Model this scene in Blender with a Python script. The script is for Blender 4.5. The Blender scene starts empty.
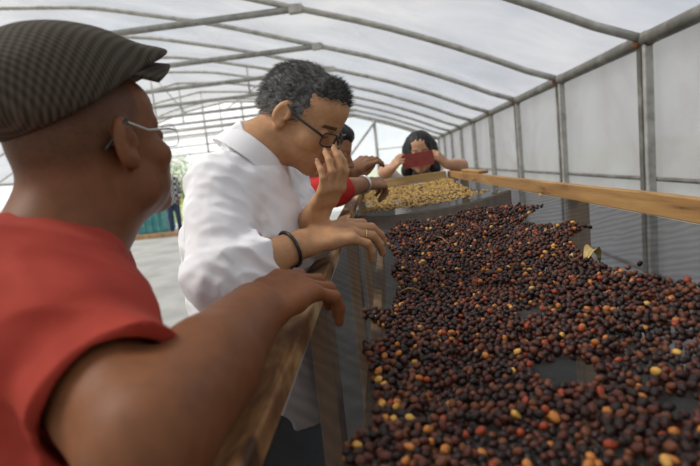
import bpy, bmesh, math, random
import numpy as np
from mathutils import Vector, Matrix, noise as mnoise

random.seed(7)
rng = np.random.default_rng(7)
scene = bpy.context.scene
COL = scene.collection

# ------------------------------------------------------------------ camera
CAM_H = 1.30
FOC = 500.0                      # focal length in pixels of the 700 x 466 frame
PCX, PCY = 350.0, 233.0
ROLL = math.radians(6.2)
cr, sr = math.cos(ROLL), math.sin(ROLL)
_rt = 35.0 * cr + 70.0 * sr
_dn = 35.0 * sr - 70.0 * cr
PITCH = math.atan(-_dn / FOC)
YAW = math.atan(_rt / FOC * math.cos(PITCH))
FWD = np.array([-math.sin(YAW) * math.cos(PITCH), math.cos(YAW) * math.cos(PITCH), -math.sin(PITCH)])
_R0 = np.array([math.cos(YAW), math.sin(YAW), 0.0])
_U0 = np.cross(_R0, FWD)
RGT = _R0 * cr - _U0 * sr
UPV = _U0 * cr + _R0 * sr

cam_data = bpy.data.cameras.new('camera')
cam = bpy.data.objects.new('camera', cam_data)
COL.objects.link(cam)
cam_data.sensor_width = 36.0
cam_data.lens = FOC / 700.0 * 36.0
cam_data.clip_start = 0.02
cam_data.clip_end = 500
m = Matrix.Identity(4)
for i in range(3):
    m[i][0], m[i][1], m[i][2] = RGT[i], UPV[i], -FWD[i]
m[2][3] = CAM_H
cam.matrix_world = m
cam_data.dof.use_dof = True
cam_data.dof.focus_distance = 1.12
cam_data.dof.aperture_fstop = 4.0
scene.camera = cam

def P(px, py, d):
    """point of the place seen at photo pixel (px, py), d metres along the greenhouse"""
    v = FWD * FOC + RGT * (px - PCX) - UPV * (py - PCY)
    q = v * (d / v[1])
    return np.array([q[0], q[1], q[2] + CAM_H])

def proj(p):
    q = np.asarray(p, float) - np.array([0, 0, CAM_H])
    w = q @ FWD
    return PCX + FOC * (q @ RGT) / w, PCY - FOC * (q @ UPV) / w

# ------------------------------------------------------------------ world, sun, exposure
world = bpy.data.worlds.new('world')
scene.world = world
world.use_nodes = True
wt = world.node_tree
wt.nodes.clear()
w_out = wt.nodes.new('ShaderNodeOutputWorld')
w_bg = wt.nodes.new('ShaderNodeBackground')
w_tc = wt.nodes.new('ShaderNodeTexCoord')
w_map = wt.nodes.new('ShaderNodeMapping')
w_map.inputs['Scale'].default_value = (1.0, 1.0, 2.2)
w_no = wt.nodes.new('ShaderNodeTexNoise')
w_no.inputs['Scale'].default_value = 2.6
w_no.inputs['Detail'].default_value = 6
w_no.inputs['Roughness'].default_value = 0.55
w_rp = wt.nodes.new('ShaderNodeValToRGB')
w_rp.color_ramp.elements[0].position = 0.36
w_rp.color_ramp.elements[0].color = (0.72, 0.78, 0.87, 1)
w_rp.color_ramp.elements[1].position = 0.62
w_rp.color_ramp.elements[1].color = (1.0, 1.0, 1.0, 1)
wt.links.new(w_tc.outputs['Generated'], w_map.inputs['Vector'])
wt.links.new(w_map.outputs['Vector'], w_no.inputs['Vector'])
wt.links.new(w_no.outputs['Fac'], w_rp.inputs['Fac'])
wt.links.new(w_rp.outputs['Color'], w_bg.inputs['Color'])
wt.links.new(w_bg.outputs['Background'], w_out.inputs['Surface'])
w_bg.inputs['Strength'].default_value = 0.80

sun_d = bpy.data.lights.new('sun', 'SUN')
sun_d.energy = 4.6
sun_d.angle = math.radians(25)
sun_d.color = (1.0, 0.96, 0.90)
sun = bpy.data.objects.new('sun', sun_d)
COL.objects.link(sun)
sun.rotation_euler = Vector((0.62, 0.06, -0.76)).to_track_quat('-Z', 'Y').to_euler()

vs = scene.view_settings
vs.view_transform = 'Standard'
vs.look = 'None'
vs.gamma = 1.0
vs.use_curve_mapping = False
vs.exposure = 0.7
scene.cycles.use_denoising = True
scene.cycles.max_bounces = 8
scene.cycles.transparent_max_bounces = 16
scene.cycles.caustics_reflective = False
scene.cycles.caustics_refractive = False

# ------------------------------------------------------------------ object helpers
def tag(o, label=None, cat=None, group=None, kind=None):
    if label: o['label'] = label
    if cat: o['category'] = cat
    if group: o['group'] = group
    if kind: o['kind'] = kind
    return o

def empty(name, loc=(0, 0, 0)):
    o = bpy.data.objects.new(name, None)
    o.empty_display_size = 0.05
    o.location = Vector([float(v) for v in loc])
    COL.objects.link(o)
    return o

def adopt(o, parent):
    o.parent = parent
    if parent is not None:
        w = Matrix.Translation(parent.location) if parent.parent is None else \
            Matrix.Translation(parent.parent.location) @ parent.matrix_parent_inverse @ parent.matrix_basis
        o.matrix_parent_inverse = w.inverted()
    return o

def link_mesh(name, me, mat=None, parent=None, smooth=False):
    o = bpy.data.objects.new(name, me)
    COL.objects.link(o)
    if mat is not None and not me.materials:
        for mm in (mat if isinstance(mat, (list, tuple)) else [mat]):
            me.materials.append(mm)
    if smooth:
        me.polygons.foreach_set('use_smooth', [True] * len(me.polygons))
    if parent is not None:
        adopt(o, parent)
    return o

def pymesh(name, verts, faces, mat=None, parent=None, smooth=False):
    me = bpy.data.meshes.new(name)
    me.from_pydata([tuple(map(float, v)) for v in verts], [], [tuple(map(int, f)) for f in faces])
    me.update()
    return link_mesh(name, me, mat, parent, smooth)

def tube_vf(pts, r, n=8, caps=True, closed=False):
    """verts/faces of a tube along pts; r scalar or list"""
    pts = [np.asarray(p, float) for p in pts]
    k = len(pts)
    rs = r if isinstance(r, (list, tuple, np.ndarray)) else [r] * k
    V, Fc = [], []
    up = None
    for i, p in enumerate(pts):
        a = pts[(i - 1) % k] if (i > 0 or closed) else p
        b = pts[(i + 1) % k] if (i < k - 1 or closed) else p
        t = b - a
        t = t / (np.linalg.norm(t) + 1e-12)
        if up is None:
            up = np.array([0, 0, 1.0]) if abs(t[2]) < 0.9 else np.array([1.0, 0, 0])
        u = up - t * (up @ t)
        u = u / (np.linalg.norm(u) + 1e-12)
        v = np.cross(t, u)
        up = u
        for j in range(n):
            an = 2 * math.pi * j / n
            V.append(p + rs[i] * (math.cos(an) * u + math.sin(an) * v))
    for i in range(k if closed else k - 1):
        i2 = (i + 1) % k
        for j in range(n):
            Fc.append((i * n + j, i * n + (j + 1) % n, i2 * n + (j + 1) % n, i2 * n + j))
    if caps and not closed:
        Fc.append(tuple(range(n - 1, -1, -1)))
        Fc.append(tuple((k - 1) * n + j for j in range(n)))
    return V, Fc

def tube(name, pts, r, mat, parent=None, n=8, closed=False, smooth=True):
    V, Fc = tube_vf(pts, r, n, True, closed)
    return pymesh(name, V, Fc, mat, parent, smooth)

def merge_vf(parts):
    V, Fc = [], []
    for v, f in parts:
        o = len(V)
        V.extend(v)
        Fc.extend([tuple(i + o for i in q) for q in f])
    return V, Fc

def beam_vf(sections):
    """lofted board: sections are lists of 4 corner points"""
    V, Fc = [], []
    for s in sections:
        V.extend(s)
    k = len(sections)
    for i in range(k - 1):
        for j in range(4):
            a, b = i * 4 + j, i * 4 + (j + 1) % 4
            Fc.append((a, b, b + 4, a + 4))
    Fc.append((3, 2, 1, 0))
    e = (k - 1) * 4
    Fc.append((e, e + 1, e + 2, e + 3))
    return V, Fc

def bevel_obj(o, w, seg=2):
    b = o.modifiers.new('bevel', 'BEVEL')
    b.width = w
    b.segments = seg
    b.limit_method = 'ANGLE'
    return o

def box_vf(x0, x1, y0, y1, z0, z1):
    return beam_vf([[(x0, y, z0), (x1, y, z0), (x1, y, z1), (x0, y, z1)] for y in (y0, y1)])

# ------------------------------------------------------------------ materials
def nt_new(name):
    mt = bpy.data.materials.new(name)
    mt.use_nodes = True
    nt = mt.node_tree
    nt.nodes.clear()
    out = nt.nodes.new('ShaderNodeOutputMaterial')
    return mt, nt, out

def ramp(nt, stops):
    rp = nt.nodes.new('ShaderNodeValToRGB')
    el = rp.color_ramp.elements
    while len(el) > 1:
        el.remove(el[-1])
    el[0].position = stops[0][0]
    el[0].color = (*stops[0][1], 1)
    for p, c in stops[1:]:
        e = el.new(p)
        e.color = (*c, 1)
    return rp

def noise_node(nt, scale, detail=4, rough=0.55, mscale=(1, 1, 1), coord='Object', distort=0.0):
    tc = nt.nodes.new('ShaderNodeTexCoord')
    mp = nt.nodes.new('ShaderNodeMapping')
    mp.inputs['Scale'].default_value = mscale
    no = nt.nodes.new('ShaderNodeTexNoise')
    no.inputs['Scale'].default_value = scale
    no.inputs['Detail'].default_value = detail
    no.inputs['Roughness'].default_value = rough
    no.inputs['Distortion'].default_value = distort
    nt.links.new(tc.outputs[coord], mp.inputs['Vector'])
    nt.links.new(mp.outputs['Vector'], no.inputs['Vector'])
    return no

def mat_noise(name, stops, scale=8, rough=0.6, mscale=(1, 1, 1), bump=0.0, bscale=None, detail=4,
              metallic=0.0, spec=0.5, coord='Object', distort=0.0, sss=0.0, coat=0.0):
    mt, nt, out = nt_new(name)
    bs = nt.nodes.new('ShaderNodeBsdfPrincipled')
    bs.inputs['Roughness'].default_value = rough
    bs.inputs['Metallic'].default_value = metallic
    bs.inputs['Specular IOR Level'].default_value = spec
    if coat:
        bs.inputs['Coat Weight'].default_value = coat
        bs.inputs['Coat Roughness'].default_value = 0.25
    no = noise_node(nt, scale, detail, 0.55, mscale, coord, distort)
    rp = ramp(nt, stops)
    nt.links.new(no.outputs['Fac'], rp.inputs['Fac'])
    nt.links.new(rp.outputs['Color'], bs.inputs['Base Color'])
    if sss:
        bs.inputs['Subsurface Weight'].default_value = sss
        bs.inputs['Subsurface Radius'].default_value = (0.012, 0.005, 0.003)
        bs.inputs['Subsurface Scale'].default_value = 0.6
    if bump:
        bn = noise_node(nt, bscale or scale * 4, 4, 0.6, mscale, coord)
        bp = nt.nodes.new('ShaderNodeBump')
        bp.inputs['Strength'].default_value = bump
        bp.inputs['Distance'].default_value = 0.002
        nt.links.new(bn.outputs['Fac'], bp.inputs['Height'])
        nt.links.new(bp.outputs['Normal'], bs.inputs['Normal'])
    nt.links.new(bs.outputs['BSDF'], out.inputs['Surface'])
    return mt

def mat_film(name, transp, col0, col1, scale=1.2, refl=0.25, gloss=0.06):
    """milky polythene sheet: part clear, part diffusing"""
    mt, nt, out = nt_new(name)
    no = noise_node(nt, scale, 5, 0.6, (1, 1, 1), 'Object', 0.6)
    rp = ramp(nt, [(0.3, col0), (0.7, col1)])
    nt.links.new(no.outputs['Fac'], rp.inputs['Fac'])
    tl = nt.nodes.new('ShaderNodeBsdfTranslucent')
    df = nt.nodes.new('ShaderNodeBsdfDiffuse')
    tr = nt.nodes.new('ShaderNodeBsdfTransparent')
    gl = nt.nodes.new('ShaderNodeBsdfGlossy')
    gl.inputs['Roughness'].default_value = 0.25
    nt.links.new(rp.outputs['Color'], tl.inputs['Color'])
    nt.links.new(rp.outputs['Color'], df.inputs['Color'])
    m1 = nt.nodes.new('ShaderNodeMixShader'); m1.inputs[0].default_value = refl
    m2 = nt.nodes.new('ShaderNodeMixShader'); m2.inputs[0].default_value = transp
    m3 = nt.nodes.new('ShaderNodeMixShader'); m3.inputs[0].default_value = gloss
    nt.links.new(tl.outputs[0], m1.inputs[1]); nt.links.new(df.outputs[0], m1.inputs[2])
    nt.links.new(m1.outputs[0], m2.inputs[1]); nt.links.new(tr.outputs[0], m2.inputs[2])
    nt.links.new(m2.outputs[0], m3.inputs[1]); nt.links.new(gl.outputs[0], m3.inputs[2])
    nt.links.new(m3.outputs[0], out.inputs['Surface'])
    return mt

M = {}
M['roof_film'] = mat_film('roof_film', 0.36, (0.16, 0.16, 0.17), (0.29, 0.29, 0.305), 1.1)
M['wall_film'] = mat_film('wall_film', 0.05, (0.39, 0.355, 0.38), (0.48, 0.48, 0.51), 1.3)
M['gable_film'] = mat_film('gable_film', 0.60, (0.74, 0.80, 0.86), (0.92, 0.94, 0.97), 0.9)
M['galv'] = mat_noise('galvanised_steel', [(0.3, (0.30, 0.29, 0.27)), (0.55, (0.44, 0.43, 0.40)), (0.75, (0.55, 0.53, 0.49))],
                      14, 0.5, (1, 1, 1), 0.2, 60, metallic=0.35)
M['galv_dark'] = mat_noise('weathered_steel', [(0.3, (0.10, 0.092, 0.08)), (0.55, (0.17, 0.16, 0.145)), (0.72, (0.26, 0.245, 0.22))],
                           9, 0.6, (1, 1, 1), 0.2, 40, metallic=0.2)
M['rust'] = mat_noise('rust', [(0.3, (0.16, 0.06, 0.025)), (0.7, (0.36, 0.17, 0.08))], 30, 0.85)
M['concrete'] = mat_noise('concrete', [(0.25, (0.30, 0.30, 0.28)), (0.5, (0.40, 0.40, 0.37)), (0.62, (0.46, 0.455, 0.425)), (0.8, (0.36, 0.36, 0.34))],
                          1.6, 0.75, (1, 1, 1), 0.25, 20, detail=8, distort=0.2)
M['wood_rail'] = mat_noise('pine_plank', [(0.28, (0.14, 0.06, 0.02)), (0.40, (0.30, 0.155, 0.05)), (0.60, (0.40, 0.225, 0.08)), (0.8, (0.48, 0.30, 0.12))],
                           9, 0.65, (2.2, 0.25, 3.5), 0.25, 40, distort=0.9)
M['wood_old'] = mat_noise('weathered_plank', [(0.36, (0.06, 0.022, 0.008)), (0.45, (0.20, 0.085, 0.028)), (0.54, (0.33, 0.17, 0.06)), (0.64, (0.46, 0.31, 0.14)), (0.8, (0.55, 0.46, 0.28))],
                          8, 0.7, (3.0, 0.8, 2.0), 0.3, 40, distort=1.2)
M['wood_leg'] = mat_noise('leg_wood', [(0.3, (0.30, 0.17, 0.08)), (0.7, (0.54, 0.34, 0.17))], 10, 0.75, (3, 3, 0.3), 0.2, 40)
M['wood_far'] = mat_noise('pale_plank', [(0.3, (0.40, 0.26, 0.10)), (0.7, (0.62, 0.44, 0.20))], 9, 0.7, (0.4, 2, 3), 0.2, 40)

# ================================================================== THE SETTING
WX = 1.55                                     # right wall
RX = -4.55                                    # ridge line
LX = 2 * RX - WX                              # left wall
Y_FAR = 15.1
ARCH_Y = [3.11 + 1.41 * k for k in range(-6, 9)]
_prof = [(1.55, 1.84), (1.28, 1.945), (0.78, 2.185), (0.07, 2.475), (-0.60, 2.695), (-1.82, 3.10), (-3.26, 3.47), (-4.55, 3.62)]

def arch_z(x):
    if x < RX:
        x = 2 * RX - x
    xs = [p[0] for p in _prof][::-1]
    zs = [p[1] for p in _prof][::-1]
    return float(np.interp(x, xs, zs))

def arch_smooth(x):
    return sum(arch_z(x + o) * w for o, w in ((-0.25, 0.2), (-0.12, 0.2), (0, 0.2), (0.12, 0.2), (0.25, 0.2))) if RX + .3 < x < WX - 0.3 or LX + .3 < x < RX - .3 else arch_z(x)

# floor and ground outside
fl = pymesh('floor', [(-11.5, -9, 0), (4, -9, 0), (4, 17.2, 0), (-11.5, 17.2, 0)], [(0, 1, 2, 3)], M['concrete'])
tag(fl, 'worn pale grey concrete floor of the drying greenhouse', 'floor', kind='structure')
M['grass'] = mat_noise('grass', [(0.3, (0.20, 0.22, 0.12)), (0.6, (0.33, 0.35, 0.20)), (0.8, (0.45, 0.44, 0.30))], 3, 0.9, bump=0.4, bscale=60)
gr = pymesh('ground', [(-90, -60, -0.03), (90, -60, -0.03), (90, 120, -0.03), (-90, 120, -0.03)], [(0, 1, 2, 3)], M['grass'])
tag(gr, 'open grassy ground around the greenhouse', 'ground', kind='structure')

M['floor_shade'] = mat_noise('dark_floor_shade', [(0.3, (0.030, 0.027, 0.024)), (0.6, (0.060, 0.054, 0.047)), (0.8, (0.10, 0.09, 0.08))], 6, 0.95, bump=0.5, bscale=40)  # near-black colour that imitates the shaded concrete below the bed
sb_ = pymesh('floor_shade_strip', *box_vf(-1.15, 1.50, -2.0, 15.0, 0.0, 0.012), M['floor_shade'])  # added dark sheet over the concrete, standing in for shade under the bed
tag(sb_, 'dark strip standing in for the shade on the floor under the drying bed', 'floor_shade', kind='structure')
# --- ceiling: arches, ties, struts, film
ceiling = tag(empty('ceiling', (RX, 3, 0)), 'curved translucent plastic greenhouse roof on pipe arches', 'roof', kind='structure')
arch_xs = list(np.linspace(WX, LX, 45))
arch_me = None
for ya in ARCH_Y:
    pts = [(x, ya, arch_smooth(x)) for x in arch_xs]
    tube('arch_pipe', pts, 0.027, M['galv'], ceiling, 8)
    tube('tie_beam', [(-0.62, ya, 2.70), (2 * RX + 0.62, ya, 2.70)], 0.030, M['galv'], ceiling, 8)
    for xs_ in ((-2.2, RX, 2 * RX + 2.2) if ya > 8 else ()):
        tube('strut', [(xs_, ya, 2.70), (xs_, ya, arch_z(xs_))], 0.016, M['galv'], ceiling, 6)
    for (xa, xb) in (((-3.1, -2.2), (-3.9, RX)) if 9 < ya < 11 else ()):
        tube('brace', [(xa, ya, 2.70), (xb, ya, arch_z(xb))], 0.011, M['galv'], ceiling, 6)
    # welded joint plate where tie meets arch
    pl = pymesh('joint_plate', *box_vf(-0.70, -0.58, ya - 0.034, ya + 0.034, 2.665, 2.735), M['galv'], ceiling)
film_edges = [-9.0] + ARCH_Y + [Y_FAR + 0.02]
for i in range(len(film_edges) - 1):
    y0, y1 = film_edges[i], film_edges[i + 1]
    V, Fc = [], []
    nx, ny = 56, 6
    for a in range(ny + 1):
        t = a / ny
        for b in range(nx + 1):
            x = WX + (LX - WX) * b / nx
            sag = 0.05 * math.sin(math.pi * t) * (0.7 + 0.5 * mnoise.noise((x * 0.9, i * 3.1, 0.0)))
            wr = 0.012 * mnoise.noise((x * 2.1, (y0 + (y1 - y0) * t) * 2.1, 1.7)) * math.sin(math.pi * t)
            V.append((x, y0 + (y1 - y0) * t, arch_smooth(x) + 0.032 - sag * 0.5 + wr))
    for a in range(ny):
        for b in range(nx):
            q = a * (nx + 1) + b
            Fc.append((q, q + 1, q + nx + 2, q + nx + 1))
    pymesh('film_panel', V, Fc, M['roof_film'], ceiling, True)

# --- right wall
wall_r = tag(empty('wall_right', (WX, 3, 0)), 'translucent plastic side wall on steel posts beside the drying bed', 'wall', kind='structure')
for ya in ARCH_Y:
    # folded channel post with a lighter clip strip
    w = 0.036
    V, Fc = box_vf(WX - 0.035, WX + 0.02, ya - 0.010, ya + w, 0, 1.83)
    bevel_obj(pymesh('post', V, Fc, M['galv_dark'], wall_r), 0.006)
    V, Fc = box_vf(WX - 0.028, WX + 0.02, ya - 0.050, ya - 0.014, 0, 1.81)
    bevel_obj(pymesh('clip_strip', V, Fc, M['galv'], wall_r), 0.005)
    tube('joint_collar', [(WX - 0.0, ya - 0.05, 1.84), (WX, ya + 0.06, 1.84)], 0.046, M['galv_dark'], wall_r, 12)
    bolt = tube('bolt', [(WX - 0.060, ya + .01, 1.815), (WX - 0.030, ya + .01, 1.815)], 0.022, M['rust'], wall_r, 6)
tube('eave_beam', [(WX, -9, 1.84), (WX, Y_FAR, 1.84)], 0.041, M['galv_dark'], wall_r, 14)
for zz in (1.035, 0.45):
    tube('girt', [(WX + 0.03, -9, zz), (WX + 0.03, Y_FAR, zz)], 0.013, M['galv_dark'], wall_r, 8)
for i in range(len(film_edges) - 1):
    y0, y1 = film_edges[i], film_edges[i + 1]
    V, Fc = [], []
    nx, nz = 8, 14
    for a in range(nz + 1):
        for b in range(nx + 1):
            y = y0 + (y1 - y0) * b / nx
            z = 1.84 * a / nz
            wob = 0.02 * mnoise.noise((y * 1.9, z * 1.6, 4.4)) * math.sin(math.pi * b / nx)
            V.append((WX + 0.052 + wob, y, z))
    for a in range(nz):
        for b in range(nx):
            q = a * (nx + 1) + b
            Fc.append((q, q + 1, q + nx + 2, q + nx + 1))
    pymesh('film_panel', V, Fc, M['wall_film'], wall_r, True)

# --- left wall (far away behind the yard side)
wall_l = tag(empty('wall_left', (LX, 3, 0)), 'translucent far side wall of the greenhouse on thin posts', 'wall', kind='structure')
for ya in ARCH_Y[4:]:
    tube('post', [(LX, ya, 0), (LX, ya, 1.84)], 0.035, M['galv'], wall_l, 8)
tube('eave_beam', [(LX, -9, 1.84), (LX, Y_FAR, 1.84)], 0.04, M['galv'], wall_l, 10)
tube('girt', [(LX, -9, 0.95), (LX, Y_FAR, 0.95)], 0.015, M['galv'], wall_l, 8)
pymesh('film_panel', [(LX - 0.05, 6, 0), (LX - 0.05, Y_FAR, 0), (LX - 0.05, Y_FAR, 1.84), (LX - 0.05, 6, 1.84)], [(0, 1, 2, 3)], M['gable_film'], wall_l)

# --- far gable: film on the right part, open doorway bays to the left
wall_f = tag(empty('wall_far', (-0.2, Y_FAR, 0)), 'clear plastic end wall of the greenhouse with pipe post and brace', 'wall', kind='structure')
def gable_film(xa, xb, z0, ztop=None):
    V, Fc = [], []
    n = 14
    for b in range(n + 1):
        x = xa + (xb - xa) * b / n
        for a in range(6):
            zt = arch_z(x) if ztop is None else ztop
            z = z0 + (zt - z0) * a / 5
            V.append((x, Y_FAR + 0.03 + 0.03 * mnoise.noise((x * 1.7, z * 1.7, 0.3)), z))
    for b in range(n):
        for a in range(5):
            q = b * 6 + a
            Fc.append((q, q + 1, q + 7, q + 6))
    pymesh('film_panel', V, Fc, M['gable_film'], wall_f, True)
gable_film(WX, -0.2, 0)
gable_film(-0.2, -3.0, 0)
gable_film(-8.7, LX, 0)
tube('gable_arch', [(x, Y_FAR, arch_smooth(x)) for x in arch_xs], 0.03, M['galv'], wall_f, 8)
tube('post', [(-0.2, Y_FAR, 0), (-0.2, Y_FAR, arch_z(-0.2))], 0.045, M['galv'], wall_f, 8)
tube('brace', [(-0.2, Y_FAR - 0.05, 2.5), (-1.5, Y_FAR - 0.05, 1.1)], 0.035, M['galv'], wall_f, 8)
tube('girt', [(WX, Y_FAR, 1.72), (-0.2, Y_FAR, 1.72)], 0.014, M['galv'], wall_f, 6)
for xx in (-3.0, -4.1, -5.3, -8.7):
    tube('post', [(xx, Y_FAR, 0 if xx in (-3.0, -8.7) else 2.2), (xx, Y_FAR, arch_z(xx))], 0.028, M['galv'], wall_f, 8)
for zz in (2.2, 2.45, 2.7, 2.98):
    tube('rail', [(-2.0, Y_FAR, zz), (2 * RX + 2.0, Y_FAR, zz)], 0.020, M['galv'], wall_f, 6)
tube('brace', [(-8.7, Y_FAR, 0.2), (-9.9, Y_FAR, 1.4)], 0.025, M['galv'], wall_f, 6)

# ================================================================== THE DRYING BED
bed = tag(empty('drying_bed', (0.2, 1.5, 0)), 'raised wooden coffee drying bed with grey see-through mesh', 'drying bed')

def left_top(y):    # left rail: x of its centre, z of its top
    return -0.163 + (y - 0.386) * 0.006, 1.060 + (y - 0.386) * (1.204 - 1.060) / (2.8 - 0.386)
def right_top(y):   # right rail: x of its inner face, z of its top, board height
    return 0.567 - (y - 0.96) * 0.1234, 1.173 + (y - 0.96) * 0.0255, 0.048 - (y - 0.96) * 0.0076
Y0, Y1 = 0.10, 2.80
LW, LH = 0.042, 0.034
secs = []
for y in np.linspace(Y0, Y1 + 0.03, 30):
    x, z = left_top(y)
    j = 0.0025 * mnoise.noise((y * 4, 0, 0))
    secs.append([(x - LW / 2 + j, y, z - LH), (x + LW / 2 + j, y, z - LH), (x + LW / 2 + j, y, z + j), (x - LW / 2 + j, y, z + j)])
bevel_obj(pymesh('side_rail', *beam_vf(secs), M['wood_old'], bed), 0.003)
secs = []
for y in np.linspace(Y0, Y1 + 0.02, 30):
    x, z, hh = right_top(y)
    j = 0.002 * mnoise.noise((y * 4, 5, 0))
    secs.append([(x, y, z - hh), (x + 0.020, y, z - hh), (x + 0.020, y, z + j), (x, y, z + j)])
bevel_obj(pymesh('side_rail', *beam_vf(secs), M['wood_rail'], bed), 0.003)
xl, zl = left_top(Y1)
xr, zr, hr = right_top(Y1)
secs = []
for t in np.linspace(0, 1, 8):
    x = xl + 0.02 + (xr - 0.012 - xl - 0.02) * t
    z = zl + 0.002 + (zr - zl) * t
    secs.append([(x, Y1 - 0.002, z - 0.045), (x, Y1 + 0.026, z - 0.045), (x, Y1 + 0.026, z), (x, Y1 - 0.002, z)])
bevel_obj(pymesh('end_rail', *beam_vf(secs), M['wood_far'], bed), 0.003)
# short off-cut nailed on top of the right rail
x, z, _ = right_top(2.45)
secs = []
for y in np.linspace(2.28, 2.56, 5):
    x, z, _ = right_top(y)
    secs.append([(x + 0.004, y, z), (x + 0.05, y, z), (x + 0.05, y, z + 0.014), (x + 0.004, y, z + 0.014)])
bevel_obj(pymesh('splice_board', *beam_vf(secs), M['wood_rail'], bed), 0.004)

YC = 1.90
def sag_amp(y):
    if y < YC:
        t = min(1.0, (YC - y) / 0.75)
        return 0.026 + (0.080 - 0.026) * (t * t * (3 - 2 * t))
    t = min(1.0, (y - YC) / 0.25)
    return 0.026 - 0.008 * t
def mesh_z(x, y):
    a, za = left_top(y)
    a += LW / 2
    b, zb, hb = right_top(y)
    u = min(1.0, max(0.0, (x - a) / (b - a)))
    base = (za - LH) * (1 - u) + (zb - hb) * u
    return base - sag_amp(y) * (1 - abs(2 * u - 1) ** 2.6)
def mesh_hit(px, py):
    """point of the net seen at a photo pixel"""
    v = FWD * FOC + RGT * (px - PCX) - UPV * (py - PCY)
    lo, hi = 0.2, 3.2
    f = lambda d: CAM_H + v[2] * d / v[1] - mesh_z(v[0] * d / v[1], d)
    for _ in range(40):
        mid = (lo + hi) / 2
        if f(mid) > 0: lo = mid
        else: hi = mid
    return np.array([v[0] * lo / v[1], lo, CAM_H + v[2] * lo / v[1]])

def make_net():
    mt, nt, out = nt_new('shade_net')
    tc = nt.nodes.new('ShaderNodeTexCoord')
    wv = nt.nodes.new('ShaderNodeTexWave')
    wv.wave_type = 'BANDS'; wv.bands_direction = 'DIAGONAL'
    wv.inputs['Scale'].default_value = 16
    wv.inputs['Distortion'].default_value = 5
    wv.inputs['Detail'].default_value = 2
    nt.links.new(tc.outputs['Object'], wv.inputs['Vector'])
    mr = nt.nodes.new('ShaderNodeMapRange')
    mr.inputs['To Min'].default_value = 0.38
    mr.inputs['To Max'].default_value = 0.28
    nt.links.new(wv.outputs['Fac'], mr.inputs['Value'])
    df = nt.nodes.new('ShaderNodeBsdfPrincipled')
    df.inputs['Base Color'].default_value = (0.028, 0.030, 0.031, 1)
    df.inputs['Roughness'].default_value = 0.85
    df.inputs['Specular IOR Level'].default_value = 0.1
    tr = nt.nodes.new('ShaderNodeBsdfTransparent')
    mx = nt.nodes.new('ShaderNodeMixShader')
    nt.links.new(mr.outputs['Result'], mx.inputs[0])
    nt.links.new(df.outputs[0], mx.inputs[1])
    nt.links.new(tr.outputs[0], mx.inputs[2])
    nt.links.new(mx.outputs[0], out.inputs['Surface'])
    return mt
M['net'] = make_net()
V, Fc = [], []
nu, nv = 36, 90
for b in range(nv + 1):
    y = Y0 + (Y1 - Y0) * b / nv
    a, _ = left_top(y); a += LW / 2
    c = right_top(y)[0]
    for q in range(nu + 1):
        x = a + (c - a) * q / nu
        V.append((x, y, mesh_z(x, y)))
for b in range(nv):
    for q in range(nu):
        k = b * (nu + 1) + q
        Fc.append((k, k + 1, k + nu + 2, k + nu + 1))
pymesh('mesh_net', V, Fc, M['net'], bed, True)

# cross beams and legs under the net
def leg(x, y, w, d, top, name='leg'):
    return bevel_obj(pymesh(name, *box_vf(x - w / 2, x + w / 2, y - d / 2, y + d / 2, 0, top), M['wood_leg'], bed), 0.003)
for y in (1.08, YC, 2.74):
    a, za = left_top(y); c, zc, hc = right_top(y)
    if y != 1.08:
        secs = []
        for t in np.linspace(0, 1, 12):
            x = a + 0.02 + (c - a - 0.02) * t
            z = mesh_z(x, y) - 0.004
            secs.append([(x, y - 0.02, z - 0.05), (x, y + 0.02, z - 0.05), (x, y + 0.02, z), (x, y - 0.02, z)])
        bevel_obj(pymesh('cross_beam', *beam_vf(secs), M['wood_leg'], bed), 0.003)
for y in (0.98, 1.88, 2.76):
    yl = 1.5 if y < 2 else y
    c, zc, hc = right_top(yl)
    if y > 1: leg(c + 0.046 + (yl - 1.4) * 0.02, yl, 0.034, 0.075, zc - 0.012)
    a, za = left_top(y)
    leg(a + 0.0, y, 0.04, 0.09, za - LH - 0.002)
# plank on edge under the left side and a paler batten, seen through the net
secs = [[(-0.085, y, 0.70), (-0.055, y, 0.70), (-0.055, y, 0.84), (-0.085, y, 0.84)] for y in (0.55, 2.7)]
bevel_obj(pymesh('stretcher', *beam_vf(secs), M['wood_leg'], bed), 0.003)
secs = [[(0.02, y, 0.80), (0.05, y, 0.80), (0.05, y, 0.825), (0.02, y, 0.825)] for y in (0.55, 2.7)]
bevel_obj(pymesh('batten', *beam_vf(secs), M['wood_far'], bed), 0.003)

# ================================================================== COFFEE
def cherry_mesh(name, seed, sub, wr):
    bm = bmesh.new()
    bmesh.ops.create_icosphere(bm, subdivisions=sub, radius=1.0)
    rr = random.Random(seed)
    off = Vector((rr.random() * 50, rr.random() * 50, 0))
    sc = Vector((1.16 + 0.26 * rr.random(), 1.0, 0.80 + 0.14 * rr.random()))
    for v in bm.verts:
        n = v.co.normalized()
        d = 1 + wr * mnoise.noise(n * 1.9 + off) + wr * 0.6 * mnoise.noise(n * 4.0 + off)
        if n.x > 0.93: d *= 0.93                      # navel of the fruit
        v.co = Vector((n.x * sc.x, n.y * sc.y, n.z * sc.z)) * d
    me = bpy.data.meshes.new(name)
    bm.to_mesh(me); bm.free()
    me.polygons.foreach_set('use_smooth', [True] * len(me.polygons))
    return me
def mat_cherry(name, a, b, rough, navel):
    return mat_noise(name, [(0.3, a), (0.72, b)], 90, rough, bump=0.35, bscale=260, spec=0.35)
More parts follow.
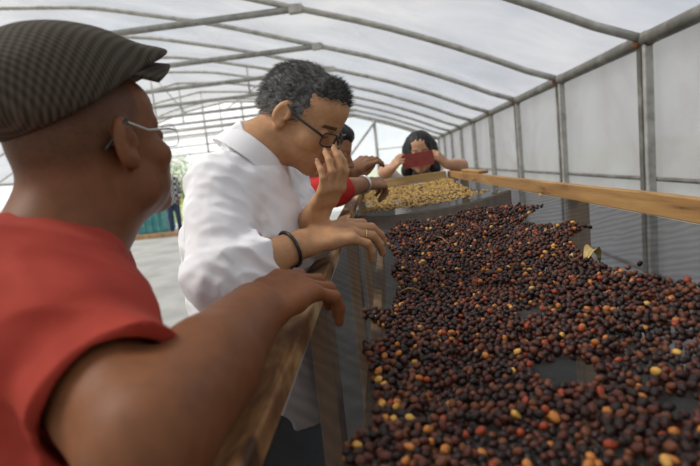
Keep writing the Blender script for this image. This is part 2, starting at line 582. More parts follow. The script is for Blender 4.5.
CH = [mat_cherry('cherry_black', (0.007, 0.0035, 0.0027), (0.018, 0.008, 0.0055), 0.5, 0),
      mat_cherry('cherry_dark', (0.014, 0.0047, 0.0035), (0.036, 0.0115, 0.0075), 0.5, 0),
      mat_cherry('cherry_maroon', (0.042, 0.010, 0.006), (0.10, 0.024, 0.012), 0.5, 0),
      mat_cherry('cherry_brown', (0.075, 0.022, 0.009), (0.16, 0.050, 0.018), 0.5, 0),
      mat_cherry('cherry_red', (0.19, 0.025, 0.010), (0.32, 0.055, 0.015), 0.45, 0),
      mat_cherry('cherry_orange', (0.34, 0.11, 0.02), (0.48, 0.19, 0.04), 0.38, 0),
      mat_cherry('cherry_yellow', (0.50, 0.25, 0.045), (0.64, 0.38, 0.10), 0.4, 0)]
CH_P = [0.23, 0.27, 0.23, 0.185, 0.028, 0.042, 0.012]
CH_LABEL = ['nearly black dried coffee cherry among the front rows of the spread', 'dark purple dried coffee cherry among the front rows of the spread',
            'maroon half-dried coffee cherry among the front rows of the spread', 'brown half-dried coffee cherry among the front rows of the spread',
            'bright red coffee cherry among the front rows of the spread', 'orange coffee cherry among the front rows of the spread',
            'yellow coffee cherry among the front rows of the spread']
CH_GROUP = ['black coffee cherries in front', 'dark purple coffee cherries in front', 'maroon coffee cherries in front', 'brown coffee cherries in front',
            'red coffee cherries in front', 'orange coffee cherries in front', 'yellow coffee cherries in front']

def inside(poly, x, y):
    r = False
    n = len(poly)
    for i in range(n):
        x1, y1 = poly[i]; x2, y2 = poly[(i + 1) % n]
        if (y1 > y) != (y2 > y) and x < (x2 - x1) * (y - y1) / (y2 - y1) + x1:
            r = not r
    return r
# outline of the spread on the net (given as where its edge points lie in the photo, put on the net)
edge_px = [(383, 240), (400, 226), (440, 219), (470, 213), (510, 209), (545, 206), (530, 214), (520, 224), (545, 226), (575, 226), (580, 231), (566, 240), (580, 258), (604, 272),
           (626, 281), (655, 284), (700, 293), (745, 300), (860, 318), (1000, 400), (1000, 620), (420, 620), (345, 462), (352, 452), (372, 436), (378, 420), (376, 405), (380, 392), (372, 378), (372, 366), (364, 352),
           (392, 345), (388, 333), (368, 322), (366, 317), (394, 316), (398, 300), (402, 285), (392, 275), (399, 262), (392, 252)]
EDGE = [tuple(mesh_hit(*p)[:2]) for p in edge_px]
holes_px = [[(530, 368), (560, 360), (584, 362), (594, 374), (606, 386), (588, 394), (560, 398), (545, 392), (534, 382)],
            [(660, 398), (690, 400), (705, 412), (700, 425), (668, 420), (655, 410)],
            [(634, 372), (652, 378), (646, 388), (632, 382)], [(515, 312), (542, 310), (548, 322), (525, 325)], [(395, 240), (392, 250), (400, 256), (402, 246)]]
HOLES = [[tuple(mesh_hit(*p)[:2]) for p in h] for h in holes_px]
ex = [p[0] for p in EDGE]; ey = [p[1] for p in EDGE]
R0C = 0.0050
cell = 0.0125
gridc = {}
cherries = []
def try_drop(x, y, r, maxlift):
    zb = mesh_z(x, y) + r * 0.9
    z = zb
    gx, gy = int(x // cell), int(y // cell)
    for a in (-1, 0, 1):
        for b in (-1, 0, 1):
            for (cx, cy, cz, c_r) in gridc.get((gx + a, gy + b), ()):
                d2 = (cx - x) ** 2 + (cy - y) ** 2
                s = (r + c_r) * 0.96
                if d2 < s * s:
                    z = max(z, cz + math.sqrt(s * s - d2))
    if z - zb > maxlift:
        return None
    gridc.setdefault((gx, gy), []).append((x, y, z, r))
    return z
rc = random.Random(11)
for it in range(84000):
    x = rc.uniform(min(ex), max(ex)); y = rc.uniform(min(ey), max(ey))
    if not inside(EDGE, x, y) or any(inside(h, x, y) for h in HOLES):
        continue
    a, _ = left_top(y)
    if x < a + 0.035 or x > right_top(y)[0] - 0.012:
        continue
    r = R0C * rc.uniform(0.86, 1.14)
    thick = mnoise.noise((x * 7, y * 7, 2.2)) + mnoise.noise((x * 19, y * 19, 7.2)) * 0.5
    z = try_drop(x, y, r, 0.0035 if thick < -0.2 else (0.0095 if it < 40000 else 0.013))
    if z is None:
        continue
    cherries.append((x, y, z, r))
# strays
for (px, py) in [(366, 319), (375, 318), (358, 452), (640, 266), (628, 270), (585, 228), (590, 229), (436, 457), (352, 455)]:
    p = mesh_hit(px, py)
    cherries.append((p[0], p[1], p[2] + R0C, R0C))
def in_frame(p, mrg=0):
    a, b = proj(p)
    return -mrg <= a <= 700 + mrg and -mrg <= b <= 466 + mrg
lo_vars = [cherry_mesh('coffee_cherry_form', s, 2, 0.16 if s < 3 else 0.26) for s in range(5)]
hi_vars = [cherry_mesh('coffee_cherry', 20 + s, 3, 0.14 if s < 2 else 0.24) for s in range(4)]
mesh_cache = {}
ids = list(range(len(cherries)))
ids.sort(key=lambda i: (0 if in_frame(cherries[i][:3], -2) else 1, cherries[i][1]))
# the pieces lying on top and nearest to the lens, one by one
tops = [i for i in ids if in_frame(cherries[i][:3], -2) and cherries[i][2] - mesh_z(cherries[i][0], cherries[i][1]) > 0.0060]
single = set(tops[:300])
ci = rc.choices(range(7), CH_P, k=len(cherries))
stuffV, stuffF, stuffM = [], [], []
base_co = [np.array([v.co[:] for v in me.vertices]) for me in lo_vars]
base_fc = [np.array([p.vertices[:] for p in me.polygons]) for me in lo_vars]
voff = 0
def rand_rot(r):
    return Matrix.Rotation(r.uniform(0, 6.28), 3, 'Z') @ Matrix.Rotation(r.uniform(-0.9, 0.9), 3, 'Y') @ Matrix.Rotation(r.uniform(0, 6.28), 3, 'X')
for i, (x, y, z, r) in enumerate(cherries):
    k = ci[i]
    if i in single:
        s = rc.randrange(4)
        key = (s, k)
        if key not in mesh_cache:
            me = hi_vars[s].copy(); me.materials.append(CH[k]); mesh_cache[key] = me
        o = bpy.data.objects.new('coffee_cherry', mesh_cache[key])
        o.location = (x, y, z); o.rotation_euler = rand_rot(rc).to_euler(); o.scale = (r, r, r)
        COL.objects.link(o)
        tag(o, CH_LABEL[k], 'coffee cherry', CH_GROUP[k])
    else:
        s = rc.randrange(5)
        R3 = np.array(rand_rot(rc))
        stuffV.append(base_co[s] @ R3.T * r + np.array([x, y, z]))
        stuffF.append(base_fc[s] + voff)
        stuffM.append(np.full(len(base_fc[s]), k))
        voff += len(base_co[s])
def big_mesh(name, Vs, Fs, Ms, mats):
    V = np.concatenate(Vs).astype(np.float32); Fq = np.concatenate(Fs).astype(np.int32); Mi = np.concatenate(Ms).astype(np.int32)
    me = bpy.data.meshes.new(name)
    n = Fq.shape[1]
    me.vertices.add(len(V)); me.vertices.foreach_set('co', V.ravel())
    me.loops.add(Fq.size); me.loops.foreach_set('vertex_index', Fq.ravel())
    me.polygons.add(len(Fq)); me.polygons.foreach_set('loop_start', np.arange(0, Fq.size, n, dtype=np.int32))
    for mm in mats: me.materials.append(mm)
    me.polygons.foreach_set('material_index', Mi)
    me.polygons.foreach_set('use_smooth', np.ones(len(Fq), bool))
    me.update(calc_edges=True); me.validate()
    o = bpy.data.objects.new(name, me); COL.objects.link(o)
    return o
o = big_mesh('coffee_cherries', stuffV, stuffF, stuffM, CH)
tag(o, 'thick spread of dark drying coffee cherries on the mesh', 'coffee cherries', kind='stuff')
for me in lo_vars + hi_vars:
    bpy.data.meshes.remove(me)
print('cherries', len(cherries), 'single', len(single))

# --- pale parchment beans on the far part of the bed
def bean_mesh(seed):
    bm = bmesh.new()
    bmesh.ops.create_icosphere(bm, subdivisions=1, radius=1.0)
    for v in bm.verts:
        z = v.co.z
        v.co = Vector((v.co.x * 1.25, v.co.y * 0.85, max(z, -0.25) * 0.62))
    me = bpy.data.meshes.new('parchment_bean_form')
    bm.to_mesh(me); bm.free()
    me.polygons.foreach_set('use_smooth', [True] * len(me.polygons))
    return me
BE = [mat_noise('parchment_pale', [(0.3, (0.56, 0.35, 0.085)), (0.7, (0.70, 0.48, 0.16))], 120, 0.6),
      mat_noise('parchment_tan', [(0.3, (0.38, 0.21, 0.055)), (0.7, (0.52, 0.33, 0.10))], 120, 0.6),
      mat_noise('parchment_dark', [(0.3, (0.05, 0.025, 0.015)), (0.7, (0.12, 0.06, 0.03))], 120, 0.6)]
BL = ['pale golden parchment coffee bean on the far mesh', 'tan parchment coffee bean on the far mesh', 'dark brown husk among the parchment beans on the far mesh']
BG = ['pale parchment beans', 'tan parchment beans', 'dark husks among the parchment']
bean_px = [(362, 196), (372, 189), (392, 185), (420, 181), (440, 178), (452, 180), (462, 187), (474, 192), (486, 191), (490, 192), (478, 195), (466, 198), (448, 202), (420, 207), (395, 210), (375, 213), (364, 212), (368, 206), (362, 201)]
BEDGE = [tuple(mesh_hit(*p)[:2]) for p in bean_px]
bx = [p[0] for p in BEDGE]; by = [p[1] for p in BEDGE]
gridc = {}
beans = []
for it in range(16000):
    x = rc.uniform(min(bx), max(bx)); y = rc.uniform(min(by), max(by))
    if not inside(BEDGE, x, y): continue
    if x < left_top(y)[0] + 0.035 or y > Y1 - 0.012: continue
    if mnoise.noise((x * 38, y * 24, 1.0)) < -0.30: continue
    r = 0.0048 * rc.uniform(0.85, 1.15)
    z = try_drop(x, y, r * 0.8, 0.006)
    if z is None: continue
    beans.append((x, y, z - 0.001, r))
for (px, py) in [(497, 190), (484, 192), (493, 194), (470, 199), (499, 193), (410, 212), (398, 213)]:
    p = mesh_hit(px, py); beans.append((p[0], p[1], p[2] + 0.003, 0.0056))
bform = bean_mesh(0)
bco = np.array([v.co[:] for v in bform.vertices]); bfc = np.array([p.vertices[:] for p in bform.polygons])
bme = []
for mm in BE:
    c = bform.copy(); c.name = 'parchment_bean'; c.materials.append(mm); bme.append(c)
bpy.data.meshes.remove(bform)
order = sorted(range(len(beans)), key=lambda i: beans[i][1])
vis_b = [i for i in order if beans[i][2] - mesh_z(beans[i][0], beans[i][1]) > 0.0026]
bsingle = set(vis_b[:300])
Vs, Fs, Ms = [], [], []
voff = 0
for i, (x, y, z, r) in enumerate(beans):
    k = rc.choices((0, 1, 2), (0.50, 0.28, 0.22))[0]
    rot = Matrix.Rotation(rc.uniform(0, 6.28), 3, 'Z') @ Matrix.Rotation(rc.uniform(-0.5, 0.5), 3, 'X')
    if i in bsingle:
        o = bpy.data.objects.new('parchment_bean', bme[k])
        o.location = (x, y, z); o.rotation_euler = rot.to_euler(); o.scale = (r, r, r)
        COL.objects.link(o); tag(o, BL[k], 'coffee bean', BG[k])
    else:
        Vs.append(bco @ np.array(rot).T * r + np.array([x, y, z])); Fs.append(bfc + voff); Ms.append(np.full(len(bfc), k)); voff += len(bco)
o = big_mesh('parchment_beans', Vs, Fs, Ms, BE)
tag(o, 'golden layer of parchment coffee beans at the far end of the bed', 'coffee beans', kind='stuff')
print('beans', len(beans))

# --- leaf litter and stalks on the cherries
M['leaf'] = mat_noise('dry_leaf', [(0.3, (0.36, 0.25, 0.08)), (0.7, (0.60, 0.47, 0.20))], 60, 0.7)
M['stalk'] = mat_noise('dry_stalk', [(0.3, (0.22, 0.12, 0.05)), (0.7, (0.45, 0.28, 0.12))], 60, 0.8)
def leaf(px, py, ln, wd, rz, curl, lift, label, fold=0.5):
    p = mesh_hit(px, py) + np.array([0, 0, lift])
    V, Fc = [], []
    n, mq = 12, 6
    for side in (0, 1):
        for a in range(n + 1):
            t = a / n
            hw = wd * math.sin(math.pi * min(1, t * 0.97 + 0.03)) ** 0.8
            ang = curl * (t - 0.3)
            cx, cz = ln * (math.sin(ang) / max(abs(curl), 0.01)), ln * 0.5 * (math.cos(ang) - 1) + ln * 0.42 * math.sin(math.pi * t)
            for b in range(mq + 1):
                s = b / mq * 2 - 1
                V.append((cx, s * hw * 0.8, cz + fold * abs(s) * hw + 0.002 * mnoise.noise((t * 6, s * 3, rz)) - side * 0.0006))
    st = (n + 1) * (mq + 1)
    for side in (0, 1):
        for a in range(n):
            for b in range(mq):
                q = side * st + a * (mq + 1) + b
                f = (q, q + 1, q + mq + 2, q + mq + 1)
                Fc.append(f if side == 0 else f[::-1])
    o = pymesh('dry_leaf', V, Fc, M['leaf'], None, True)
    o.location = p.tolist(); o.rotation_euler = (0.1, -0.1, rz)
    tag(o, label, 'leaf')
    vein = tube('midrib', [(V[a * (mq + 1) + 3][0], V[a * (mq + 1) + 3][1], V[a * (mq + 1) + 3][2] + 0.0008) for a in range(n + 1)], 0.0008, M['stalk'], None, 5)
    vein.parent = o
leaf(590, 264, 0.052, 0.018, 0.5, 1.6, 0.007, 'curled tan dry leaf standing on the cherries by the right rail')
leaf(570, 266, 0.022, 0.009, 1.9, 1.2, 0.010, 'small brown upright leaf scrap next to the curled leaf', 0.9)
leaf(546, 238, 0.018, 0.005, 0.7, 0.8, 0.014, 'thin pale leaf scrap lying on the cherries near the mesh gap')
leaf(540, 199, 0.022, 0.006, 1.1, 0.8, 0.006, 'narrow yellow leaf lying on the bare mesh by the far cherries')
for n_, (pa, pb, lb) in enumerate([((399, 302), (418, 299), 'thin curved stalk on the left edge of the cherries'),
                                   ((437, 243), (449, 250), 'pale thin stalk on the far cherries'),
                                   ((404, 298), (424, 302), 'forked brown stalk among the left cherries')]):
    a = mesh_hit(*pa) + np.array([0, 0, 0.018]); b = mesh_hit(*pb) + np.array([0, 0, 0.018])
    mid = (a + b) / 2 + np.array([0.0, 0.008, 0.006])
    tag(tube('stalk', [a, (a + mid) / 2 + [0, 0.002, 0.001], mid, (b + mid) / 2 + [0, 0.002, 0], b], 0.0011, M['stalk'], None, 6), lb, 'stalk')

# ================================================================== FIGURES: distance-field modelling kit
A_ = lambda *v: np.array(v, float)
def nrm(v):
    v = np.asarray(v, float)
    return v / (np.linalg.norm(v) + 1e-12)

_lat = np.random.default_rng(5).random((32, 32, 32)).astype(np.float32) * 2 - 1
def vnoise(p):
    """smooth value noise, p (N,3)"""
    i = np.floor(p).astype(np.int64)
    f = (p - i).astype(np.float32)
    f = f * f * (3 - 2 * f)
    i &= 31
    j = (i + 1) & 31
    x0, y0, z0 = i.T; x1, y1, z1 = j.T
    fx, fy, fz = f.T
    def L(a, b, t): return a + (b - a) * t
    return L(L(L(_lat[x0, y0, z0], _lat[x1, y0, z0], fx), L(_lat[x0, y1, z0], _lat[x1, y1, z0], fx), fy),
             L(L(_lat[x0, y0, z1], _lat[x1, y0, z1], fx), L(_lat[x0, y1, z1], _lat[x1, y1, z1], fx), fy), fz)

class Frame:
    """local axes: x = the figure's right, y = forward, z = up"""
    def __init__(s, c, fwd, up=(0, 0, 1), scale=1.0):
        y = nrm(fwd); x = nrm(np.cross(y, up)); z = np.cross(x, y)
        s.R = np.stack([x, y, z], 1); s.c = np.asarray(c, float); s.s = scale
    def __call__(s, *v):
        v = v[0] if len(v) == 1 else v
        return s.c + s.R @ (np.asarray(v, float) * s.s)
    def inv(s, p):
        return ((np.asarray(p) - s.c) @ s.R) / s.s

class Field:
    def __init__(s, lo, hi, h):
        s.lo = np.asarray(lo, float); s.h = h
        n = np.ceil((np.asarray(hi) - s.lo) / h).astype(int) + 1
        s.n = n
        s.F = np.full(tuple(n), 0.06, np.float32)
    def _sl(s, lo, hi):
        a = np.clip(np.floor((lo - s.lo) / s.h).astype(int), 0, s.n)
        b = np.clip(np.ceil((hi - s.lo) / s.h).astype(int) + 1, 0, s.n)
        return tuple(slice(x, y) for x, y in zip(a, b)), a, b
    def _eval(s, fn, lo, hi, k, mode):
        mg = k + 3 * s.h + 0.004
        sl, a, b = s._sl(np.asarray(lo) - mg, np.asarray(hi) + mg)
        if np.any(b <= a): return
        ax = [(s.lo[i] + s.h * np.arange(a[i], b[i])).astype(np.float32) for i in range(3)]
        d = fn(ax[0][:, None, None], ax[1][None, :, None], ax[2][None, None, :]).astype(np.float32)
        f = s.F[sl]
        if mode == 'add':
            if k > 0:
                hh = np.clip(0.5 + 0.5 * (d - f) / k, 0, 1)
                s.F[sl] = d * (1 - hh) + f * hh - k * hh * (1 - hh)
            else:
                s.F[sl] = np.minimum(f, d)
        else:
            d = -d
            if k > 0:
                hh = np.clip(0.5 - 0.5 * (d - f) / k, 0, 1)
                s.F[sl] = d * (1 - hh) + f * hh + k * hh * (1 - hh)
            else:
                s.F[sl] = np.maximum(f, d)
    def cap(s, a, b, ra, rb, k=0.01, mode='add', flat=False):
        a = np.asarray(a, float); b = np.asarray(b, float)
        v = b - a; L2 = float(v @ v) + 1e-12; L = math.sqrt(L2)
        def fn(X, Y, Z):
            px, py, pz = X - a[0], Y - a[1], Z - a[2]
            t = (px * v[0] + py * v[1] + pz * v[2]) / L2
            tc = np.clip(t, 0, 1)
            qx, qy, qz = px - tc * v[0], py - tc * v[1], pz - tc * v[2]
            if not flat:
                return np.sqrt(qx * qx + qy * qy + qz * qz) - (ra + (rb - ra) * tc)
            qx, qy, qz = px - t * v[0], py - t * v[1], pz - t * v[2]
            dr = np.sqrt(qx * qx + qy * qy + qz * qz) - (ra + (rb - ra) * tc)
            return np.maximum(dr, np.maximum(-t, t - 1) * L)
        rm = max(ra, rb)
        s._eval(fn, np.minimum(a, b) - rm, np.maximum(a, b) + rm, k, mode)
    def chain(s, pts, rs, k=0.01):
        for i in range(len(pts) - 1):
            s.cap(pts[i], pts[i + 1], rs[i], rs[i + 1], k if i == 0 else max(0.004, k * 0.6))
    def ell(s, c, r, R=None, k=0.01, mode='add'):
        c = np.asarray(c, float); r = np.asarray(r, float)
        R = np.eye(3) if R is None else R
        def fn(X, Y, Z):
            px, py, pz = X - c[0], Y - c[1], Z - c[2]
            l = [px * R[0, i] + py * R[1, i] + pz * R[2, i] for i in range(3)]
            k0 = np.sqrt(sum((l[i] / r[i]) ** 2 for i in range(3)))
            k1 = np.sqrt(sum((l[i] / r[i] ** 2) ** 2 for i in range(3))) + 1e-9
            return k0 * (k0 - 1) / k1
        e = np.sqrt(((R * r[None, :]) ** 2).sum(1))
        s._eval(fn, c - e, c + e, k, mode)
    def half(s, c, n, ext, k=0.004, rad=None):
        """cut away everything on the +n side within a box of half size ext round c"""
        c = np.asarray(c, float); n = nrm(n)
        def fn(X, Y, Z):
            d = -((X - c[0]) * n[0] + (Y - c[1]) * n[1] + (Z - c[2]) * n[2])
            return d
        s._eval(fn, c - ext, c + ext, k, 'sub')
    def displace(s, amp, fn, band=0.02):
        idx = np.nonzero(np.abs(s.F) < band)
        p = np.stack(idx, 1) * s.h + s.lo
        s.F[idx] -= (amp * fn(p)).astype(np.float32)
    def mesh(s):
        F = s.F
        I = F < 0
        n0, n1, n2 = F.shape
        cnt = np.zeros((n0 - 1, n1 - 1, n2 - 1), np.uint8)
        for a in (0, 1):
            for b in (0, 1):
                for c in (0, 1):
                    cnt += I[a:n0 - 1 + a, b:n1 - 1 + b, c:n2 - 1 + c]
        act = (cnt > 0) & (cnt < 8)
        ci = np.stack(np.nonzero(act), 1)
        vid = np.full(act.shape, -1, np.int32)
        vid[act] = np.arange(len(ci))
        corner = [(a, b, c) for a in (0, 1) for b in (0, 1) for c in (0, 1)]
        val = {q: F[ci[:, 0] + q[0], ci[:, 1] + q[1], ci[:, 2] + q[2]] for q in corner}
        acc = np.zeros((len(ci), 3)); num = np.zeros(len(ci))
        for q in corner:
            for ax in range(3):
                if q[ax] == 0:
                    q2 = list(q); q2[ax] = 1; q2 = tuple(q2)
                    a, b = val[q], val[q2]
                    ms = (a < 0) != (b < 0)
                    t = np.where(ms, a / np.where(ms, a - b, 1), 0)
                    pt = np.tile(np.array(q, float), (len(ci), 1)); pt[:, ax] += t
                    acc += pt * ms[:, None]; num += ms
        V = (ci + acc / num[:, None]) * s.h + s.lo
        faces = []
        for ax in range(3):
            o1, o2 = [(1, 2), (2, 0), (0, 1)][ax]
            sl0 = [slice(None)] * 3; sl1 = [slice(None)] * 3
            sl0[ax] = slice(0, -1); sl1[ax] = slice(1, None)
            A = I[tuple(sl0)]; B = I[tuple(sl1)]
            e = np.stack(np.nonzero(A != B), 1)
            if not len(e): continue
            ok = (e[:, o1] > 0) & (e[:, o2] > 0) & (e[:, o1] < F.shape[o1] - 1) & (e[:, o2] < F.shape[o2] - 1)
            e = e[ok]
            def cell(d1, d2):
                c = e.copy(); c[:, o1] += d1; c[:, o2] += d2
                return vid[c[:, 0], c[:, 1], c[:, 2]]
            q = np.stack([cell(-1, -1), cell(0, -1), cell(0, 0), cell(-1, 0)], 1)
            flip = ~A[e[:, 0], e[:, 1], e[:, 2]]
            q[flip] = q[flip][:, ::-1]
            faces.append(q)
        return V, np.concatenate(faces)

def field_object(name, G, mat, parent, colfn=None, keep_largest=True, post=None):
    V, Fq = G.mesh()
    if keep_largest and len(V):
        # drop stray crumbs: label by union over faces
        lab = np.arange(len(V))
        for _ in range(60):
            mn = lab[Fq].min(1)
            new = lab.copy()
            for c in range(4): np.minimum.at(new, Fq[:, c], mn)
            new = new[new]
            if np.array_equal(new, lab): break
            lab = new
        u, ct = np.unique(lab, return_counts=True)
        bigs = set(u[ct > max(60, 0.02 * len(V))].tolist())
        ok = np.isin(lab, list(bigs))
        remap = np.cumsum(ok) - 1
        fo = ok[Fq].all(1)
        V = V[ok]; Fq = remap[Fq[fo]]
    if post is not None: V = post(V)
    me = bpy.data.meshes.new(name)
    me.vertices.add(len(V)); me.vertices.foreach_set('co', V.astype(np.float32).ravel())
    me.loops.add(Fq.size); me.loops.foreach_set('vertex_index', Fq.astype(np.int32).ravel())
    me.polygons.add(len(Fq)); me.polygons.foreach_set('loop_start', np.arange(0, Fq.size, 4, dtype=np.int32))
    me.polygons.foreach_set('use_smooth', np.ones(len(Fq), bool))
    me.update(calc_edges=True)
    if colfn is not None:
        at = me.color_attributes.new('tone', 'FLOAT_COLOR', 'POINT')
        c = np.ones((len(V), 4), np.float32); c[:, :3] = colfn(V)
        at.data.foreach_set('color', c.ravel())
    return link_mesh(name, me, mat, parent)

def mat_skin(name, rough=0.56, mottling=0.12):
    mt, nt, out = nt_new(name)
    bs = nt.nodes.new('ShaderNodeBsdfPrincipled')
    at = nt.nodes.new('ShaderNodeAttribute'); at.attribute_name = 'tone'
    no = noise_node(nt, 55, 5, 0.6)
    mr = nt.nodes.new('ShaderNodeMapRange')
    mr.inputs['From Min'].default_value = 0.3; mr.inputs['From Max'].default_value = 0.7
    mr.inputs['To Min'].default_value = 1 - mottling; mr.inputs['To Max'].default_value = 1 + mottling
    nt.links.new(no.outputs['Fac'], mr.inputs['Value'])
    mx = nt.nodes.new('ShaderNodeVectorMath'); mx.operation = 'SCALE'
    nt.links.new(at.outputs['Color'], mx.inputs[0]); nt.links.new(mr.outputs['Result'], mx.inputs['Scale'])
    nt.links.new(mx.outputs['Vector'], bs.inputs['Base Color'])
    bs.inputs['Roughness'].default_value = rough
    bs.inputs['Specular IOR Level'].default_value = 0.28
    bs.inputs['Subsurface Weight'].default_value = 0.12
    bs.inputs['Subsurface Radius'].default_value = (0.010, 0.004, 0.002)
    bs.inputs['Subsurface Scale'].default_value = 0.5
    bn = noise_node(nt, 420, 3, 0.6)
    bp = nt.nodes.new('ShaderNodeBump'); bp.inputs['Strength'].default_value = 0.12; bp.inputs['Distance'].default_value = 0.001
    nt.links.new(bn.outputs['Fac'], bp.inputs['Height']); nt.links.new(bp.outputs['Normal'], bs.inputs['Normal'])
    nt.links.new(bs.outputs['BSDF'], out.inputs['Surface'])
    return mt
M['skin'] = mat_skin('skin')

def add_head(G, f, jaw=1.0, nose=1.0, ear=1.0, lids=True):
    s = f.s; R = f.R
    E = lambda c, r, k=0.012, mode='add', RR=None: G.ell(f(c), A_(*r) * s, R if RR is None else R @ RR, k * s, mode)
    C = lambda a, b, ra, rb, k=0.008, mode='add': G.cap(f(a), f(b), ra * s, rb * s, k * s, mode)
    E((0, -.018, .035), (.076, .098, .084), 0.0)
    E((0, -.062, -.005), (.058, .046, .055), .03)
    E((0, .030, -.028), (.061, .062, .086), .03)
    E((0, .048, .052), (.058, .046, .044), .03)
    E((0, .026, -.070), (.053 * jaw, .056, .040), .025)
    E((0, .072, -.101), (.023, .020, .017), .018)
    for sx in (-1, 1):
        E((sx * .045, .056, -.027), (.023, .026, .021), .018)
        E((sx * .050, .010, -.066), (.012 * jaw, .025, .026), .018)
    C((-.040, .070, .020), (-.012, .086, .019), .010, .010, .012)
    C((.040, .070, .020), (.012, .086, .019), .010, .010, .012)
    for sx in (-1, 1):
        E((sx * .031, .101, .001), (.019, .017, .0115), .010, 'sub')
    E((0, .078, -.067), (.028, .019, .024), .014)
    C((0, .085, .014), (0, .1085, -.032), .0075, .0110 * nose, .010)
    E((0, .110, -.035), (.0125 * nose, .0105, .0100), .005)
    for sx in (-1, 1):
        E((sx * .0135 * nose, .0985, -.038), (.0085, .0105, .0078), .005)
        if lids:
            E((sx * .031, .0785, .0005), (.0150, .0125, .0120), .003)
    # lips
    for sx in (-1, 1):
        C((0, .0965, -.0645), (sx * .022, .086, -.0675), .0048, .0028, .004)
        C((0, .0955, -.0755), (sx * .021, .086, -.0695), .0056, .0028, .004)
    for sx in (-1, 1):
        C((0, .1035, -.0695), (sx * .023, .0905, -.0685), .0018, .0014, .0025, 'sub')
    # ears
    for sx in (-1, 1):
        t = math.radians(-18)
        RX_ = np.array([[1, 0, 0], [0, math.cos(t), -math.sin(t)], [0, math.sin(t), math.cos(t)]])
        b = sx * math.radians(22)
        RZ_ = np.array([[math.cos(b), -math.sin(b), 0], [math.sin(b), math.cos(b), 0], [0, 0, 1]])
        Q = RZ_ @ RX_
        E((sx * .0795, -.014, .001), (.0095, .0195 * ear, .0320 * ear), .006, 'add', Q)
        E((sx * .0775, -.008, -.026), (.0080, .0100, .0110), .006, 'add', Q)
        E((sx * .0890, -.0095, .001), (.0062, .0110, .0190), .004, 'sub', Q)
        E((sx * .0835, -.004, -.004), (.0050, .0060, .0080), .003, 'sub', Q)
        C((sx * .078, .002, -.006), (sx * .0775, .003, .006), .0055, .0045, .005)

def add_hand(G, W, xd, zd, side, bends, spread=None, thumb=None, sc=1.0, k=0.0035):
    """W wrist, xd towards the knuckles, zd back of the hand, side +1 right hand / -1 left; returns joints"""
    x = nrm(xd); z = nrm(np.asarray(zd) - x * (np.asarray(zd) @ x)); y = np.cross(z, x) * side
    T = lambda a, b, c: np.asarray(W) + sc * (a * x + b * y + c * z)
    by = [.030, .010, -.010, -.028]; bxx = [.088, .092, .087, .078]
    ln = [(.041, .025, .022), (.045, .029, .022), (.041, .027, .022), (.032, .020, .020)]
    rr = [.0092, .0095, .0090, .0080]
    spread = spread or [5, 1, -4, -9]
    for i in range(4):
        G.cap(T(-.004, by[i] * 0.62, -.001), T(bxx[i] * 0.55, by[i] * 0.85, .001), .0150 * sc, .0125 * sc, .012)
        G.cap(T(bxx[i] * 0.55, by[i] * 0.85, .001), T(bxx[i], by[i], .001), .0125 * sc, .0108 * sc, .010)
    joints = []
    for i in range(4):
        p = T(bxx[i], by[i], .001)
        js = [p]
        ang = 0
        a = math.radians(spread[i])
        d0 = math.cos(a) * x + math.sin(a) * y
        for q in range(3):
            ang += math.radians(bends[i][q])
            d = math.cos(ang) * d0 - math.sin(ang) * z
            p = p + d * ln[i][q] * sc
            js.append(p)
        r0 = rr[i] * sc
        G.cap(js[0], js[1], r0 * 1.08, r0 * 0.98, .007 if True else k)
        G.cap(js[1], js[2], r0 * 1.0, r0 * 0.90, k)
        G.cap(js[2], js[3], r0 * 0.90, r0 * 0.78, k)
        joints.append(js)
    th = thumb or [(.012, .020, -.008), (.044, .044, -.018), (.073, .055, -.024), (.098, .060, -.029)]
    tj = [T(*q) for q in th]
    G.cap(tj[0], tj[1], .0165 * sc, .0125 * sc, .012)
    G.cap(tj[1], tj[2], .0118 * sc, .0102 * sc, k)
    G.cap(tj[2], tj[3], .0102 * sc, .0082 * sc, k)
    return joints, tj, (x, y, z)

def nails(parent, joints, axes, mat, sc=1.0):
    """one small nail plate per finger"""
    x, y, z = axes
    for js in joints:
        d = nrm(js[3] - js[2])
        nz = nrm(np.cross(d, y)); nz = nz if nz @ z > 0 else -nz
        w = np.cross(d, nz)
        c = js[3] + nz * 0.0050 * sc + d * 0.002 * sc
        V = []
        for a in range(5):
            for b in range(5):
                u, v = (a / 4 - 0.5) * 2, (b / 4 - 0.5) * 2
                V.append(c + d * u * 0.0055 * sc + w * v * 0.0048 * sc * (1 - 0.12 * u * u) - nz * (0.0016 * v * v + 0.0008 * u * u) * sc)
        Fc = [(a * 5 + b, a * 5 + b + 1, a * 5 + b + 6, a * 5 + b + 5) for a in range(4) for b in range(4)]
        o = pymesh('fingernail', V, Fc, mat, parent, True)
        o.modifiers.new('thick', 'SOLIDIFY').thickness = 0.0006

def folds(scale, dirs=None, seed=0.0):
    Sm = np.diag(scale) if np.ndim(scale) == 1 else np.asarray(scale)
    def fn(p):
        q = p @ Sm.T + seed
        n1 = vnoise(q); n2 = vnoise(q * 2.1 + 9.3)
        ridge = 1 - np.abs(n1) * 2
        return 0.6 * ridge + 0.4 * n2
    return fn

